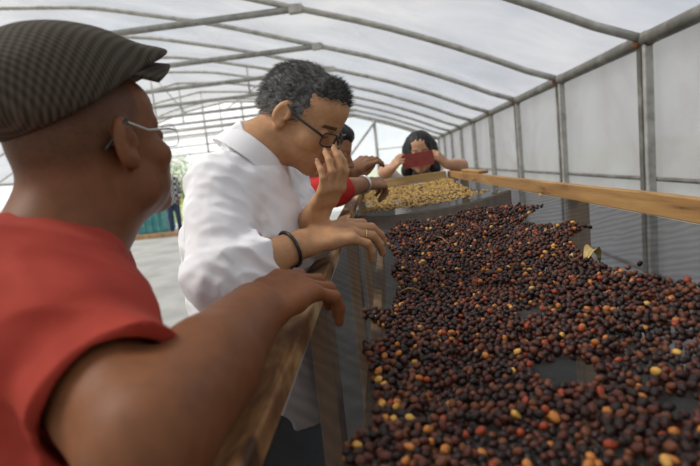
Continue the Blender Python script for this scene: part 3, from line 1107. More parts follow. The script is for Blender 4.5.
def mat_cloth(name, c0, c1, scale=30, rough=0.85, weave=900, stripes=None):
    mt, nt, out = nt_new(name)
    bs = nt.nodes.new('ShaderNodeBsdfPrincipled')
    bs.inputs['Roughness'].default_value = rough
    bs.inputs['Specular IOR Level'].default_value = 0.25
    no = noise_node(nt, scale, 4, 0.6)
    rp = ramp(nt, [(0.3, c0), (0.7, c1)])
    nt.links.new(no.outputs['Fac'], rp.inputs['Fac'])
    nt.links.new(rp.outputs['Color'], bs.inputs['Base Color'])
    bs.inputs['Sheen Weight'].default_value = 0.0
    bn = noise_node(nt, weave, 2, 0.5)
    bp = nt.nodes.new('ShaderNodeBump'); bp.inputs['Strength'].default_value = 0.25; bp.inputs['Distance'].default_value = 0.001
    nt.links.new(bn.outputs['Fac'], bp.inputs['Height']); nt.links.new(bp.outputs['Normal'], bs.inputs['Normal'])
    nt.links.new(bs.outputs['BSDF'], out.inputs['Surface'])
    return mt

def mat_glass(name, tint=(0.97, 0.98, 0.98), alpha=0.88, rough=0.03):
    mt, nt, out = nt_new(name)
    gl = nt.nodes.new('ShaderNodeBsdfGlossy'); gl.inputs['Roughness'].default_value = rough
    tr = nt.nodes.new('ShaderNodeBsdfTransparent'); tr.inputs['Color'].default_value = (*tint, 1)
    mx = nt.nodes.new('ShaderNodeMixShader'); mx.inputs[0].default_value = alpha
    nt.links.new(gl.outputs[0], mx.inputs[1]); nt.links.new(tr.outputs[0], mx.inputs[2])
    nt.links.new(mx.outputs[0], out.inputs['Surface'])
    return mt
M['lens'] = mat_glass('spectacle_lens')
M['black_plastic'] = mat_noise('black_plastic', [(0.3, (0.012, 0.012, 0.014)), (0.7, (0.025, 0.025, 0.028))], 60, 0.35)
M['steel_wire'] = mat_noise('steel_wire', [(0.3, (0.42, 0.42, 0.40)), (0.7, (0.60, 0.60, 0.58))], 60, 0.3, metallic=0.7)
M['gold'] = mat_noise('gold', [(0.3, (0.80, 0.60, 0.25)), (0.7, (0.90, 0.72, 0.38))], 60, 0.25, metallic=0.9)
M['nail'] = mat_noise('nail', [(0.3, (0.40, 0.23, 0.16)), (0.7, (0.48, 0.29, 0.21))], 60, 0.3)
M['shoe'] = mat_noise('shoe_leather', [(0.3, (0.02, 0.018, 0.016)), (0.7, (0.05, 0.045, 0.04))], 30, 0.5)

def spectacles(parent, f, rim_mat, arm_mat, arm_r, rim_r, w=0.026, h=0.017, sq=2.6, y=0.107, z=-0.002, rimless=False, xo=0.034, ear_end=(.0825, -.020, .018)):
    """rims, bridge, temples and lenses in head coordinates"""
    g = tube('glasses', [f(-0.011, y + 0.001, z + 0.004), f(0, y + 0.004, z + 0.007), f(0.011, y + 0.001, z + 0.004)], rim_r * f.s, rim_mat, parent, 6)
    for sx in (-1, 1):
        loop = []
        for a in range(28):
            t = 2 * math.pi * a / 28
            c, s_ = math.cos(t), math.sin(t)
            lx = w * math.copysign(abs(c) ** (2 / sq), c); lz = h * math.copysign(abs(s_) ** (2 / sq), s_)
            loop.append(f(sx * xo + lx, y - 0.010 * ((sx * xo + lx) / 0.06) ** 2, z + lz))
        tube('rim', loop, (rim_r * (0.5 if rimless else 1.0)) * f.s, rim_mat, g, 6, closed=True)
        pymesh('lens', loop + [f(sx * xo, y - 0.002, z)], [(i, (i + 1) % 28, 28) for i in range(28)], M['lens'], g, True)
        tube('temple', [f(sx * (xo + w), y - 0.011, z + 0.006), f(sx * 0.071, 0.075, z + 0.010), f(sx * 0.079, 0.03, z + 0.014), f(sx * ear_end[0], ear_end[1] + 0.012, ear_end[2] + .004),
                         f(sx * ear_end[0], ear_end[1], ear_end[2] - 0.002), f(sx * (ear_end[0] - 0.006), ear_end[1] - 0.018, ear_end[2] - 0.022)], arm_r * f.s, arm_mat, g, 6)
    return g

# ------------------------------------------------------------------ shared clothing below the waist
def legs_and_shoes(parent, hip, fwd, trouser_mat, top_z, hr=0.115, stance=0.10, h=0.008):
    fwd = nrm(A_(fwd[0], fwd[1], 0)); rt = nrm(np.cross(fwd, (0, 0, 1)))
    hip = A_(hip[0], hip[1], hip[2])
    G = Field(hip - A_(.30, .30, hip[2]), hip + A_(.30, .30, .16), h)
    for sx in (-1, 1):
        a = hip + rt * sx * 0.085; kn = A_(*(hip[:2] + rt[:2] * sx * stance + fwd[:2] * 0.03), 0.47)
        an = A_(*(hip[:2] + rt[:2] * sx * stance * 1.05 - fwd[:2] * 0.01), 0.05)
        G.cap(a, kn, hr * 0.86, 0.072, 0.02)
        G.cap(kn, an, 0.072, 0.058, 0.02, flat=False)
    G.cap(hip - rt * 0.05 + A_(0, 0, .0), hip - rt * 0.05 + A_(0, 0, top_z - hip[2]), hr, hr * 0.92, 0.03)
    G.cap(hip + rt * 0.05 + A_(0, 0, .0), hip + rt * 0.05 + A_(0, 0, top_z - hip[2]), hr, hr * 0.92, 0.03)
    G.half(A_(hip[0], hip[1], 0.035), (0, 0, -1), A_(.32, .32, .10), 0.004)
    G.displace(0.005, folds((14, 14, 7)))
    field_object('trousers', G, trouser_mat, parent)
    for sx in (-1, 1):
        an = A_(*(hip[:2] + rt[:2] * sx * stance * 1.05), 0.0)
        G = Field(an - A_(.24, .24, .02), an + A_(.24, .24, .14), 0.008)
        G.cap(an + A_(0, 0, .055) - fwd * .03, an + A_(0, 0, .045) + fwd * 0.05, .042, .044, .02)
        G.cap(an + A_(0, 0, .045) + fwd * .05, an + A_(0, 0, .034) + fwd * 0.16, .044, .034, .02)
        G.half(an + A_(0, 0, 0.0), (0, 0, -1), A_(.3, .3, .12), 0.002)
        field_object('shoe', G, M['shoe'], parent)

def hair_color(base, grey, amt, f):
    def fn(p):
        n = vnoise(p * 260) * 0.5 + 0.5
        n2 = vnoise(p * 60 + 4) * 0.5 + 0.5
        q = f.inv(p)
        side = np.clip((0.07 - q[:, 2]) / 0.10, 0, 1)
        w = np.clip(amt * (0.4 + side) * (n * 1.3 + n2 * 0.5 - 0.4), 0, 1)[:, None]
        return A_(*base) * (1 - w) + A_(*grey) * w
    return fn
def mat_hair(name, rough=0.55):
    mt, nt, out = nt_new(name)
    bs = nt.nodes.new('ShaderNodeBsdfPrincipled')
    at = nt.nodes.new('ShaderNodeAttribute'); at.attribute_name = 'tone'
    nt.links.new(at.outputs['Color'], bs.inputs['Base Color'])
    bs.inputs['Roughness'].default_value = rough
    bs.inputs['Specular IOR Level'].default_value = 0.35
    nt.links.new(bs.outputs['BSDF'], out.inputs['Surface'])
    return mt
M['hair'] = mat_hair('hair')

def strands(V, N, count, length, rad, seed, bend, jitter=0.5):
    """short tapering locks growing from hair surface points"""
    rr = np.random.default_rng(seed)
    idx = rr.integers(0, len(V), count)
    Vs, Fs = [], []
    for q, i in enumerate(idx):
        n = N[i]; p = V[i] - n * 0.002
        d = nrm(n * 0.55 + bend(V[i]) + rr.normal(0, jitter * 0.4, 3))
        s = nrm(np.cross(d, rr.normal(0, 1, 3)))
        L = length * rr.uniform(0.6, 1.3)
        m_ = p + d * L * 0.55
        e = p + nrm(d + bend(V[i]) * 0.6) * L
        o = len(Vs)
        t = np.cross(d, s)
        Vs += [p + s * rad, p - s * rad * .5 + t * rad * .8, p - s * rad * .5 - t * rad * .8, m_ + s * rad * .7, m_ - s * rad * .35 + t * rad * .5, m_ - s * rad * .35 - t * rad * .5, e]
        Fs += [(o, o + 1, o + 4, o + 3), (o + 1, o + 2, o + 5, o + 4), (o + 2, o, o + 3, o + 5), (o + 3, o + 4, o + 6), (o + 4, o + 5, o + 6), (o + 5, o + 3, o + 6)]
    return Vs, Fs

def add_strands(hair_obj, colfn, count, length, rad, seed, bend, name='hair_locks'):
    me = hair_obj.data
    V = np.empty(len(me.vertices) * 3, np.float32); me.vertices.foreach_get('co', V); V = V.reshape(-1, 3)
    N = np.empty(len(me.vertices) * 3, np.float32); me.vertices.foreach_get('normal', N); N = N.reshape(-1, 3)
    Vs, Fs = strands(V.astype(float), N.astype(float), count, length, rad, seed, bend)
    o = pymesh(name, Vs, Fs, M['hair'], hair_obj, True)
    at = o.data.color_attributes.new('tone', 'FLOAT_COLOR', 'POINT')
    c = np.ones((len(Vs), 4), np.float32); c[:, :3] = colfn(np.array(Vs))
    at.data.foreach_set('color', c.ravel())
    o['kind'] = 'stuff'
    return o

# ================================================================== MAN IN THE WHITE SHIRT
wm = tag(empty('person', (-0.34, 1.12, 0)), 'man in white shirt and glasses smelling beans from a cupped hand', 'person')
pit = math.radians(37)
hf = nrm(A_(.94, -.335, 0)); fwd = hf * math.cos(pit) - A_(0, 0, 1) * math.sin(pit)
wf = Frame((0, 0, 0), fwd, (0.05, 0, 1), 0.89)
wf.c = P(283, 113, 1.035) - wf.R @ A_(.080, -.012, -.001) * wf.s
TONE_W = A_(.51, .275, .142)

N0 = P(253, 153, 1.075)
SR, SL = P(219, 189, 0.985), P(219, 189, 0.985) + A_(.06, .34, .0)
ER = P(223, 281, 0.86); WR = P(303, 243, 0.975)
WL = P(316, 215, 1.03); EL = P(297, 249, 1.16)
G = Field(A_(-.52, .78, .80), A_(.02, 1.42, 1.56), 0.0023)
add_head(G, wf, jaw=1.02)
G.cap(wf(0, -.030, -.050), N0, .054, .060, .02)
G.cap(N0, A_(-.35, 1.12, 1.10), .058, .08, .03)
G.cap(A_(-.36, 1.07, 1.15), A_(-.34, 1.08, .86), .085, .085, .03)
G.cap(A_(-.36, 1.19, 1.15), A_(-.34, 1.20, .86), .085, .085, .03)
G.chain([SR, ER], [.050, .043], .02)
G.cap(ER, ER + (WR - ER) * .35, .043, .043, .01)
G.cap(ER + (WR - ER) * .35, WR, .043, .028, .01)
G.chain([SL, EL], [.050, .043], .02)
G.cap(EL, EL + (WL - EL) * .4, .042, .041, .01)
G.cap(EL + (WL - EL) * .4, WL, .041, .028, .01)
hx = P(366, 227, 1.03) - WR
jr, tr_, axr = add_hand(G, WR + nrm(hx) * 0.006, hx, A_(-.05, -.45, .9), 1,
                        [(18, 38, 22), (16, 34, 20), (20, 36, 22), (26, 40, 24)], spread=[7, 1, -6, -13], sc=1.1)
lx = P(333, 186, 1.00) - WL
jl, tl_, axl = add_hand(G, WL, lx, A_(.76, -.62, 0.10), -1,
                        [(24, 34, 18), (24, 32, 18), (24, 32, 18), (24, 32, 18)], spread=[4, 0, -4, -8], sc=0.85,
                        thumb=[(.012, .020, -.008), (.040, .036, -.030), (.068, .034, -.044), (.090, .028, -.050)])
def w_tone(p):
    q = wf.inv(p)
    c = np.tile(TONE_W, (len(p), 1))
    hd = (np.abs(q[:, 0]) < .095) & (np.abs(q[:, 2]) < .14) & (np.abs(q[:, 1]) < .14)
    lip = hd & (np.abs(q[:, 0]) < .022) & (q[:, 1] > .082) & (q[:, 2] < -.060) & (q[:, 2] > -.081)
    c[lip] *= A_(.80, .62, .62)
    brow = hd & (np.abs(np.abs(q[:, 0]) - .031) < .018) & (q[:, 1] > .062) & (np.abs(q[:, 2] - .020 + 0.10 * (np.abs(q[:, 0]) - .031) ** 1) < .0045)
    c[brow] *= 0.22
    crs = hd & (np.abs(np.abs(q[:, 0]) - .031) < .014) & (q[:, 1] > .082) & (np.abs(q[:, 2] + .0050) < .0018)
    c[crs] *= 0.25
    st = hd & (q[:, 2] < -.045) & (q[:, 1] > .01) & ~lip
    c[st] *= A_(.90, .90, .93)
    sc = hd & (q[:, 2] > .03) & (q[:, 1] < .0)
    c[sc] *= .6
    sk = hd & (q[:, 2] > .075) & (q[:, 1] < .035)
    c[sk] *= .12
    n = vnoise(p * 40)[:, None]
    return c * (1 + .06 * n)
body = field_object('body', G, M['skin'], wm, w_tone)
nails(wm, jr, axr, M['nail']); nails(wm, jl, axl, M['nail'])

# hair
Gh = Field(wf.c - .16, wf.c + .17, 0.0023)
Eh = lambda c, r, k=.01, mode='add': Gh.ell(wf(c), A_(*r) * wf.s, wf.R, k, mode)
Eh((0, -.020, .034), (.080, .102, .087), 0)
Eh((0, -.066, -.004), (.064, .050, .058), .02)
Eh((0, .040, .079), (.054, .042, .034), .02)
Eh((0, .118, -.030), (.085, .060, .085), .008, 'sub')        # face
Eh((.0, .108, .042), (.058, .044, .050), .008, 'sub')        # forehead
Eh((.085, .052, .0), (.030, .026, .052), .006, 'sub')        # temples
Eh((-.085, .052, .0), (.030, .026, .052), .006, 'sub')
for sx in (-1, 1):
    Eh((sx * .086, -.012, -.008), (.030, .024, .036), .005, 'sub')   # round the ears
Gh.cap(wf(0, .02, -.10), wf(0, -.12, -.105), .062, .075, .01, 'sub')
Gh.displace(0.0022, lambda p: vnoise(wf.inv(p) * A_(130, 30, 60)) + .7 * vnoise(wf.inv(p) * A_(300, 70, 160)))
wcol = hair_color((.012, .011, .011), (.34, .33, .32), 0.75, wf)
hair = field_object('hair', Gh, M['hair'], wm, wcol)
def wbend(p):
    q = wf.inv(p)
    if q[1] > 0.02 and q[2] > .06: return wf.R @ A_(0.1, .55, .55)
    return wf.R @ A_(0, -.55, -.35)
add_strands(hair, wcol, 9000, 0.015, 0.0006, 3, wbend)

spectacles(wm, wf, M['black_plastic'], M['black_plastic'], 0.0030, 0.0021, w=0.0265, h=0.0165, sq=4.0, y=0.104, z=-0.006, xo=0.034)

# shirt
M['white_shirt'] = mat_cloth('white_shirt', (.84, .835, .86), (.90, .895, .915), 20)
Gs = Field(A_(-.56, .74, .70), A_(.03, 1.48, 1.46), 0.0032)
for oy in (1.03, 1.20):
    Gs.cap(A_(-.330, oy + .015, 1.165), A_(-.322, oy + .01, .93), .118, .124, .05)
    Gs.cap(A_(-.322, oy + .01, .95), A_(-.300, oy, .735), .124, .135, .03)
Gs.cap(SR + A_(.02, .035, -.012), SL + A_(0, -.04, 0), .066, .066, .04)
Gs.cap(N0 + A_(-.014, .0, -.032), A_(-.325, 1.12, 1.15), .062, .11, .05)
Gs.cap(N0 + A_(.0, -.01, -.055), A_(-.26, 1.08, 1.10), .060, .080, .04)
Gs.cap(N0 - nrm(wf.c - N0) * .03, N0 + nrm(wf.c - N0) * .010, .066, .0635, .012, flat=True)
Gs.cap(SR, ER, .066, .060, .03)
cuffR = ER + (WR - ER) * .46
Gs.cap(ER - (WR - ER) * .05, ER + (WR - ER) * .36, .060, .050, .02, flat=False)
Gs.cap(ER + (WR - ER) * .06, cuffR, .066, .065, .006, flat=True)
Gs.cap(SL, EL, .066, .060, .03)
cuffL = EL + (WL - EL) * .58
Gs.cap(EL, EL + (WL - EL) * .3, .058, .050, .02)
Gs.cap(EL + (WL - EL) * .10, cuffL, .064, .060, .006, flat=True)
Gs.displace(0.0075, folds((8, 8, 14)))
Gs.displace(0.0060, folds(np.array([[22, 6, 10], [4, 24, 10], [-6, 5, 20]]), seed=3.0))
# openings
Gs.cap(cuffR - nrm(WR - ER) * .022, cuffR + nrm(WR - ER) * .03, .050, .052, .002, 'sub', True)
Gs.cap(cuffL - nrm(WL - EL) * .022, cuffL + nrm(WL - EL) * .03, .048, .050, .002, 'sub', True)
# curved hem
Gs.half(A_(-.31, 1.10, .810), (-.25, 0, -1), A_(.30, .36, .13), .003)
Gs.ell(A_(-.31, .93, .80), A_(.075, .10, .045), None, .01, 'sub')
Gs.cap(A_(-.31, 1.03, .70), A_(-.31, 1.03, .80), .118, .118, .003, 'sub', True)
Gs.cap(A_(-.31, 1.19, .70), A_(-.31, 1.19, .80), .118, .118, .003, 'sub', True)
shirt = field_object('shirt', Gs, M['white_shirt'], wm)
# stand collar folded over: a lofted band round the neck
def collar(parent, cen, axis, fr, r_in, r_top, hgt, mat, gap=0.5, drop=0.045, tip=0.03, name='collar', th=0.003, thick_seed=0):
    ax = nrm(axis); fr = nrm(np.asarray(fr) - ax * (np.asarray(fr) @ ax)); rt = np.cross(fr, ax)
    V, Fc = [], []
    n = 48
    for a in range(n + 1):
        t = gap + (2 * math.pi - 2 * gap) * a / n
        d = math.cos(t) * fr + math.sin(t) * rt
        e = abs(a / n * 2 - 1)                     # 1 at the front tips
        tipd = max(0, (e - 0.72) / 0.28)
        z0 = hgt * (1 - 0.35 * e)
        V.append(cen + d * r_top + ax * z0)                                        # fold line
        V.append(cen + d * (r_top + .008) + ax * (z0 - .006))
        V.append(cen + d * (r_in + .012) + ax * (z0 - drop * .6) + fr * tipd * tip * .3)
        V.append(cen + d * (r_in + .020) + ax * (z0 - drop - tipd * tip) + fr * tipd * tip * .5)
        V.append(cen + d * r_top * .985 + ax * (z0 - .02))
        V.append(cen + d * r_in * .97 + ax * (z0 - drop * 1.2))
    k = 6
    for a in range(n):
        o = a * k; q = o + k
        for (i, j) in ((0, 1), (1, 2), (2, 3), (4, 0), (5, 4)):
            Fc.append((o + i, o + j, q + j, q + i))
    ob = pymesh(name, V, Fc, mat, parent, True)
    s = ob.modifiers.new('thick', 'SOLIDIFY'); s.thickness = th; s.offset = 0
    b = ob.modifiers.new('sub', 'SUBSURF'); b.levels = 1; b.render_levels = 1
    return ob
collar(shirt, N0 + A_(-.004, 0, -.006), nrm(wf(0, -.02, -.05) - N0) * .8 + A_(0, 0, .5), A_(.95, -.15, -.3), .066, .061, .036, M['white_shirt'], gap=.16, drop=.052, tip=.022)
for (a_, b_, ct, nm) in ((ER, WR, cuffR, 'cuff'), (EL, WL, cuffL, 'cuff')):
    pass
M['slate_trousers'] = mat_cloth('slate_trousers', (.035, .036, .040), (.06, .06, .065), 20)
legs_and_shoes(wm, (-.33, 1.11, .84), (.97, -.1, 0), M['slate_trousers'], .94)
# wristband and ring
def ring_loop(c, ax, r, n=28, sx=1.0):
    ax = nrm(ax); u = nrm(np.cross(ax, (0.2, 0.3, 1))); v = np.cross(ax, u)
    return [np.asarray(c) + r * (math.cos(2 * math.pi * i / n) * u + sx * math.sin(2 * math.pi * i / n) * v) for i in range(n)]
wb = ER + (WR - ER) * .82
wbo = tube('wristband', ring_loop(wb, WR - ER, .0360), .0034, M['black_plastic'], wm, 8, closed=True)
bead = tube('bead', [wb + A_(.0, -.022, -.027), wb + A_(.006, -.024, -.033)], .005, M['black_plastic'], wbo, 8)
rc_ = jr[2][0] + (jr[2][1] - jr[2][0]) * .62
tube('ring', ring_loop(rc_, jr[2][1] - jr[2][0], .0102, 24), .0016, M['gold'], wm, 6, closed=True)

# ================================================================== NEAR MAN IN RED
nm = tag(empty('person', (-0.44, 0.42, 0)), 'man in red T-shirt and flat cap leaning his arm on the rail', 'person')
pit = math.radians(10)
hf = nrm(A_(.42, .91, 0)); fwd = hf * math.cos(pit) + A_(0, 0, 1) * math.sin(pit)
nf = Frame((0, 0, 0), fwd, (-0.04, 0, 1), 0.95)
nf.c = P(127, 143, 0.635) - nf.R @ A_(.080, -.012, -.001) * nf.s
TONE_N = A_(.185, .070, .028)
NB = P(74, 226, 0.640)
SN = P(50, 330, 0.505)
EN = P(150, 438, 0.365); WN = P(254, 312, 0.600)
G = Field(A_(-.62, .22, .86), A_(-.02, .84, 1.56), 0.0023)
add_head(G, nf, jaw=1.08, ear=1.12)
G.ell(nf(0, -.052, -.045), A_(.054, .044, .05), nf.R, .03)
G.cap(nf(0, -.022, -.055), NB, .056, .062, .03)
G.cap(NB, A_(-.44, .50, 1.15), .070, .09, .04)
G.cap(A_(-.50, .47, 1.14), A_(-.49, .46, .90), .085, .085, .03)
G.cap(A_(-.38, .47, 1.14), A_(-.39, .46, .90), .085, .085, .03)
G.cap(SN, EN, .058, .052, .02)
G.cap(EN, EN + (WN - EN) * .45, .053, .052, .012)
G.cap(EN + (WN - EN) * .45, WN, .052, .038, .012)
hx = P(299, 284, 0.70) - WN
jn, tn_, axn = add_hand(G, WN + nrm(hx) * .004, hx, A_(.10, -.42, .9), 1,
                        [(12, 34, 22), (14, 36, 22), (17, 38, 24), (20, 40, 26)], spread=[-12, -18, -24, -31], sc=1.16)
def n_tone(p):
    q = nf.inv(p)
    c = np.tile(TONE_N, (len(p), 1))
    hd = (np.abs(q[:, 0]) < .095) & (q[:, 2] > -.10) & (np.abs(q[:, 1]) < .14)
    # cropped hair at back and sides
    hl = hd & (q[:, 1] < .035) & (q[:, 2] > -.030 + np.clip(q[:, 1] + .02, 0, 1) * 1.0) & (np.abs(q[:, 0]) < .080)
    n = vnoise(p * 500) * .5 + .5
    hw = (np.clip((q[hl, 2] + .030 - np.clip(q[hl, 1] + .02, 0, 1)) / .03, 0, 1) * (.6 + .4 * n[hl]))[:, None]
    c[hl] = c[hl] * (1 - hw) + c[hl] * hw * .48 * A_(.86, .95, 1.05)
    st = hd & (q[:, 2] < -.05) & (q[:, 1] > .03)
    c[st] *= .8
    pc = (1 + .07 * vnoise(p * 30) + .05 * vnoise(p * 90))[:, None]
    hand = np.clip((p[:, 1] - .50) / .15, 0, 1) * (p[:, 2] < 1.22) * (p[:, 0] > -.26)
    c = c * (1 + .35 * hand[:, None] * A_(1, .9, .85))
    return c * pc
field_object('body', G, M['skin'], nm, n_tone)
nails(nm, jn, axn, M['nail'], 1.06)

# flat cap
def mat_tweed():
    mt, nt, out = nt_new('tweed_check')
    bs = nt.nodes.new('ShaderNodeBsdfPrincipled'); bs.inputs['Roughness'].default_value = 0.95
    bs.inputs['Specular IOR Level'].default_value = 0.15
    at = nt.nodes.new('ShaderNodeAttribute'); at.attribute_name = 'weave'
    sp = nt.nodes.new('ShaderNodeSeparateXYZ'); nt.links.new(at.outputs['Vector'], sp.inputs[0])
    def band(sock, freq):
        a = nt.nodes.new('ShaderNodeMath'); a.operation = 'MULTIPLY'; a.inputs[1].default_value = freq
        nt.links.new(sock, a.inputs[0])
        b = nt.nodes.new('ShaderNodeMath'); b.operation = 'SINE'; nt.links.new(a.outputs[0], b.inputs[0])
        c = nt.nodes.new('ShaderNodeMapRange'); c.inputs['From Min'].default_value = -0.4; c.inputs['From Max'].default_value = 0.4
        nt.links.new(b.outputs[0], c.inputs['Value'])
        return c.outputs['Result']
    b1, b2 = band(sp.outputs['X'], 2 * math.pi / .0068), band(sp.outputs['Y'], 2 * math.pi / .0068)
    ad = nt.nodes.new('ShaderNodeMath'); ad.operation = 'ADD'; nt.links.new(b1, ad.inputs[0]); nt.links.new(b2, ad.inputs[1])
    no = noise_node(nt, 500, 3, 0.6)
    ad2 = nt.nodes.new('ShaderNodeMath'); ad2.operation = 'MULTIPLY_ADD'; ad2.inputs[1].default_value = 0.6
    nt.links.new(no.outputs['Fac'], ad2.inputs[0]); nt.links.new(ad.outputs[0], ad2.inputs[2])
    rp = ramp(nt, [(0.10, (.042, .037, .029)), (0.45, (.070, .061, .047)), (0.9, (.110, .096, .074))])
    mr = nt.nodes.new('ShaderNodeMapRange'); mr.inputs['From Max'].default_value = 2.6
    nt.links.new(ad2.outputs[0], mr.inputs['Value']); nt.links.new(mr.outputs['Result'], rp.inputs['Fac'])
    nt.links.new(rp.outputs['Color'], bs.inputs['Base Color'])
    nt.links.new(bs.outputs['BSDF'], out.inputs['Surface'])
    return mt
M['tweed'] = mat_tweed()
def cap_weave(o, f):
    me = o.data
    V = np.empty(len(me.vertices) * 3, np.float32); me.vertices.foreach_get('co', V); q = f.inv(V.reshape(-1, 3))
    at = me.attributes.new('weave', 'FLOAT_VECTOR', 'POINT')
    w = np.stack([np.arctan2(q[:, 0], q[:, 2] + .03) * .105 + q[:, 1] * .35, q[:, 1] + q[:, 2] * .2 - np.arctan2(q[:, 0], q[:, 2] + .03) * .04, q[:, 2]], 1).astype(np.float32)
    at.data.foreach_set('vector', w.ravel())
_cp = math.radians(17)
nfc = Frame(nf.c + nf.R @ A_(0, .009, .009), hf * math.cos(_cp) + A_(0, 0, 1) * math.sin(_cp), (-0.04, 0, 1), nf.s)
Gc = Field(nf.c - .21, nf.c + .23, 0.0026)
Ec = lambda c, r, k=.02, mode='add': Gc.ell(nfc(c), A_(*r) * nf.s, nfc.R, k, mode)
Ec((0, -.018, .088), (.092, .124, .072), 0)
Ec((0, -.045, .096), (.098, .104, .070), .03)
Ec((0, .096, .089), (.076, .068, .026), .04)
Gc.half(nfc(0, -.02, .060), nfc.R @ A_(0, .22, -1), A_(.2, .2, .2), .006)
Ec((0, -.018, .028), (.078, .102, .085), .004, 'sub')
Gc.displace(.0018, lambda p: vnoise(nfc.inv(p) * A_(16, 20, 34)))
capo = field_object('cap', Gc, M['tweed'], nm); cap_weave(capo, nfc)
# brim: curved stiff peak
V, Fc = [], []
nb, mb = 24, 7
for a in range(nb + 1):
    t = (a / nb - .5) * 2
    for b in range(mb + 1):
        s = b / mb
        x = t * .078 * (1 - .10 * s)
        y0_ = .085 - .055 * t * t
        y1_ = .166 - .080 * abs(t) ** 2.2
        V.append(nfc(x, y0_ + (y1_ - y0_) * s, .094 - .020 * s - .022 * t * t + .004))
for a in range(nb):
    for b in range(mb):
        q = a * (mb + 1) + b
        Fc.append((q, q + 1, q + mb + 2, q + mb + 1))
br = pymesh('brim', V, Fc, M['tweed'], capo, True); cap_weave(br, nfc)
sd = br.modifiers.new('thick', 'SOLIDIFY'); sd.thickness = .007; sd.offset = 0

ng = spectacles(nm, nf, M['steel_wire'], M['steel_wire'], 0.0018, 0.0012, w=0.024, h=0.018, sq=2.4, y=0.110, z=-0.004, rimless=True, xo=0.034, ear_end=(.0835, -.016, .022))
tube('temple_tip', [nf(.0845, -.004, .028), nf(.0835, -.016, .022), nf(.0790, -.032, .006), nf(.076, -.044, -.004)], .0028, M['black_plastic'], ng, 6)

# red T-shirt
M['red_shirt'] = mat_cloth('red_shirt', (.31, .034, .021), (.39, .050, .030), 14)
M['red_shirt'].node_tree.nodes
Gs = Field(A_(-.74, .20, .62), A_(-.14, .74, 1.40), 0.0034)
for ox in (-.53, -.37):
    Gs.cap(A_(ox, .47, 1.14), A_(ox, .46, .90), .118, .122, .05)
    Gs.cap(A_(ox, .46, .92), A_(ox, .46, .66), .122, .128, .03, flat=False)
SNL = A_(-.66, .50, 1.185)
Gs.cap(SN + A_(-.03, .012, .005), SNL, .074, .074, .05)
Gs.cap(NB + A_(-.012, -.006, -.045), A_(-.45, .48, 1.15), .070, .12, .06)
Gs.cap(NB + A_(-.01, -.006, -.05), SN + A_(-.02, .01, .02), .066, .066, .05)
slv = SN + (EN - SN) * .73
Gs.cap(SN, SN + (EN - SN) * .3, .071, .068, .03)
Gs.cap(SN + (EN - SN) * .02, slv, .072, .069, .01, flat=True)
Gs.cap(SNL, SNL + A_(-.06, .02, -.16), .074, .07, .03)
Gs.displace(.009, folds(np.array([[7, 2, 6], [-3, 7, 4], [4, -3, 11]]), seed=5.0))
Gs.displace(.0045, folds(np.array([[16, 4, 14], [-6, 18, 8], [10, -6, 22]]), seed=8.0))
dn_ = nrm(EN - SN)
Gs.cap(slv - dn_ * .03, slv + dn_ * .04, .060, .0625, .003, 'sub', True)
Gs.cap(NB + (nf.c - NB) * .02, nf.c, .070, .085, .004, 'sub')
Gs.half(A_(-.45, .46, .70), (0, 0, -1), A_(.4, .3, .14), .003)
tsh = field_object('shirt', Gs, M['red_shirt'], nm)
nk = ring_loop(NB + A_(-.012, -.008, -.022), nrm(nf.c - NB) + A_(.1, -.1, .5), .068, 36)
tube('neckband', nk, .0065, M['red_shirt'], tsh, 8, closed=True)
M['jeans'] = mat_cloth('blue_jeans', (.03, .045, .09), (.06, .08, .14), 20)
legs_and_shoes(nm, (-.45, .46, .80), (.20, .98, 0), M['jeans'], .90)

# ================================================================== MAN WITH RED SLEEVE BEHIND
sm = tag(empty('person', (-0.42, 1.95, 0)), 'dark-haired man with red sleeves picking beans behind the white-shirted man', 'person')
mf = Frame(P(326, 152, 1.92), A_(.95, -.12, -.28), (0, 0, 1), 0.97)
TONE_M = A_(.33, .165, .088)
nb = mf(0, -.06, -.15)
sR, sL = A_(-.40, 1.80, 1.20), A_(-.38, 2.12, 1.20)
eR, wR = P(334, 191, 1.74), P(366, 184, 1.88)
eL, wL = P(330, 186, 2.02), P(349, 174, 2.02)
G = Field(A_(-.56, 1.60, .95), A_(.14, 2.26, 1.62), 0.0034)
add_head(G, mf)
G.cap(mf(0, -.03, -.05), nb, .054, .06, .02)
G.cap(nb, A_(-.42, 1.96, 1.10), .06, .09, .03)
G.cap(A_(-.42, 1.96, 1.14), A_(-.42, 1.96, 1.0), .09, .09, .03)
G.chain([sR, eR], [.048, .042], .02)
G.chain([eR, eR + (wR - eR) * .4, wR], [.040, .038, .026], .01)
G.chain([sL, eL], [.048, .042], .02)
G.chain([eL, eL + (wL - eL) * .4, wL], [.040, .038, .026], .01)
ja, _, axa = add_hand(G, wR, P(386, 183, 1.95) - wR, A_(.1, -.5, .8), 1, [(45, 45, 25), (48, 45, 25), (52, 48, 25), (55, 48, 25)], sc=0.95)
jb, _, axb = add_hand(G, wL, P(364, 162, 2.02) - wL, A_(-.5, -.75, .45), -1, [(20, 45, 30), (30, 50, 30), (40, 55, 30), (45, 55, 30)], sc=0.95,
                      thumb=[(.012, .020, -.008), (.044, .036, -.022), (.073, .030, -.030), (.098, .022, -.034)])
field_object('body', G, M['skin'], sm, lambda p: np.tile(TONE_M, (len(p), 1)) * (1 + .08 * vnoise(p * 40))[:, None])
Gh = Field(mf.c - .16, mf.c + .17, 0.004)
Eh = lambda c, r, k=.01, mode='add': Gh.ell(mf(c), A_(*r), mf.R, k, mode)
Eh((0, -.018, .042), (.084, .106, .092), 0); Eh((0, -.066, -.004), (.064, .050, .058), .02); Eh((0, .05, .08), (.062, .05, .035), .02)
Eh((0, .118, -.035), (.085, .060, .090), .008, 'sub')
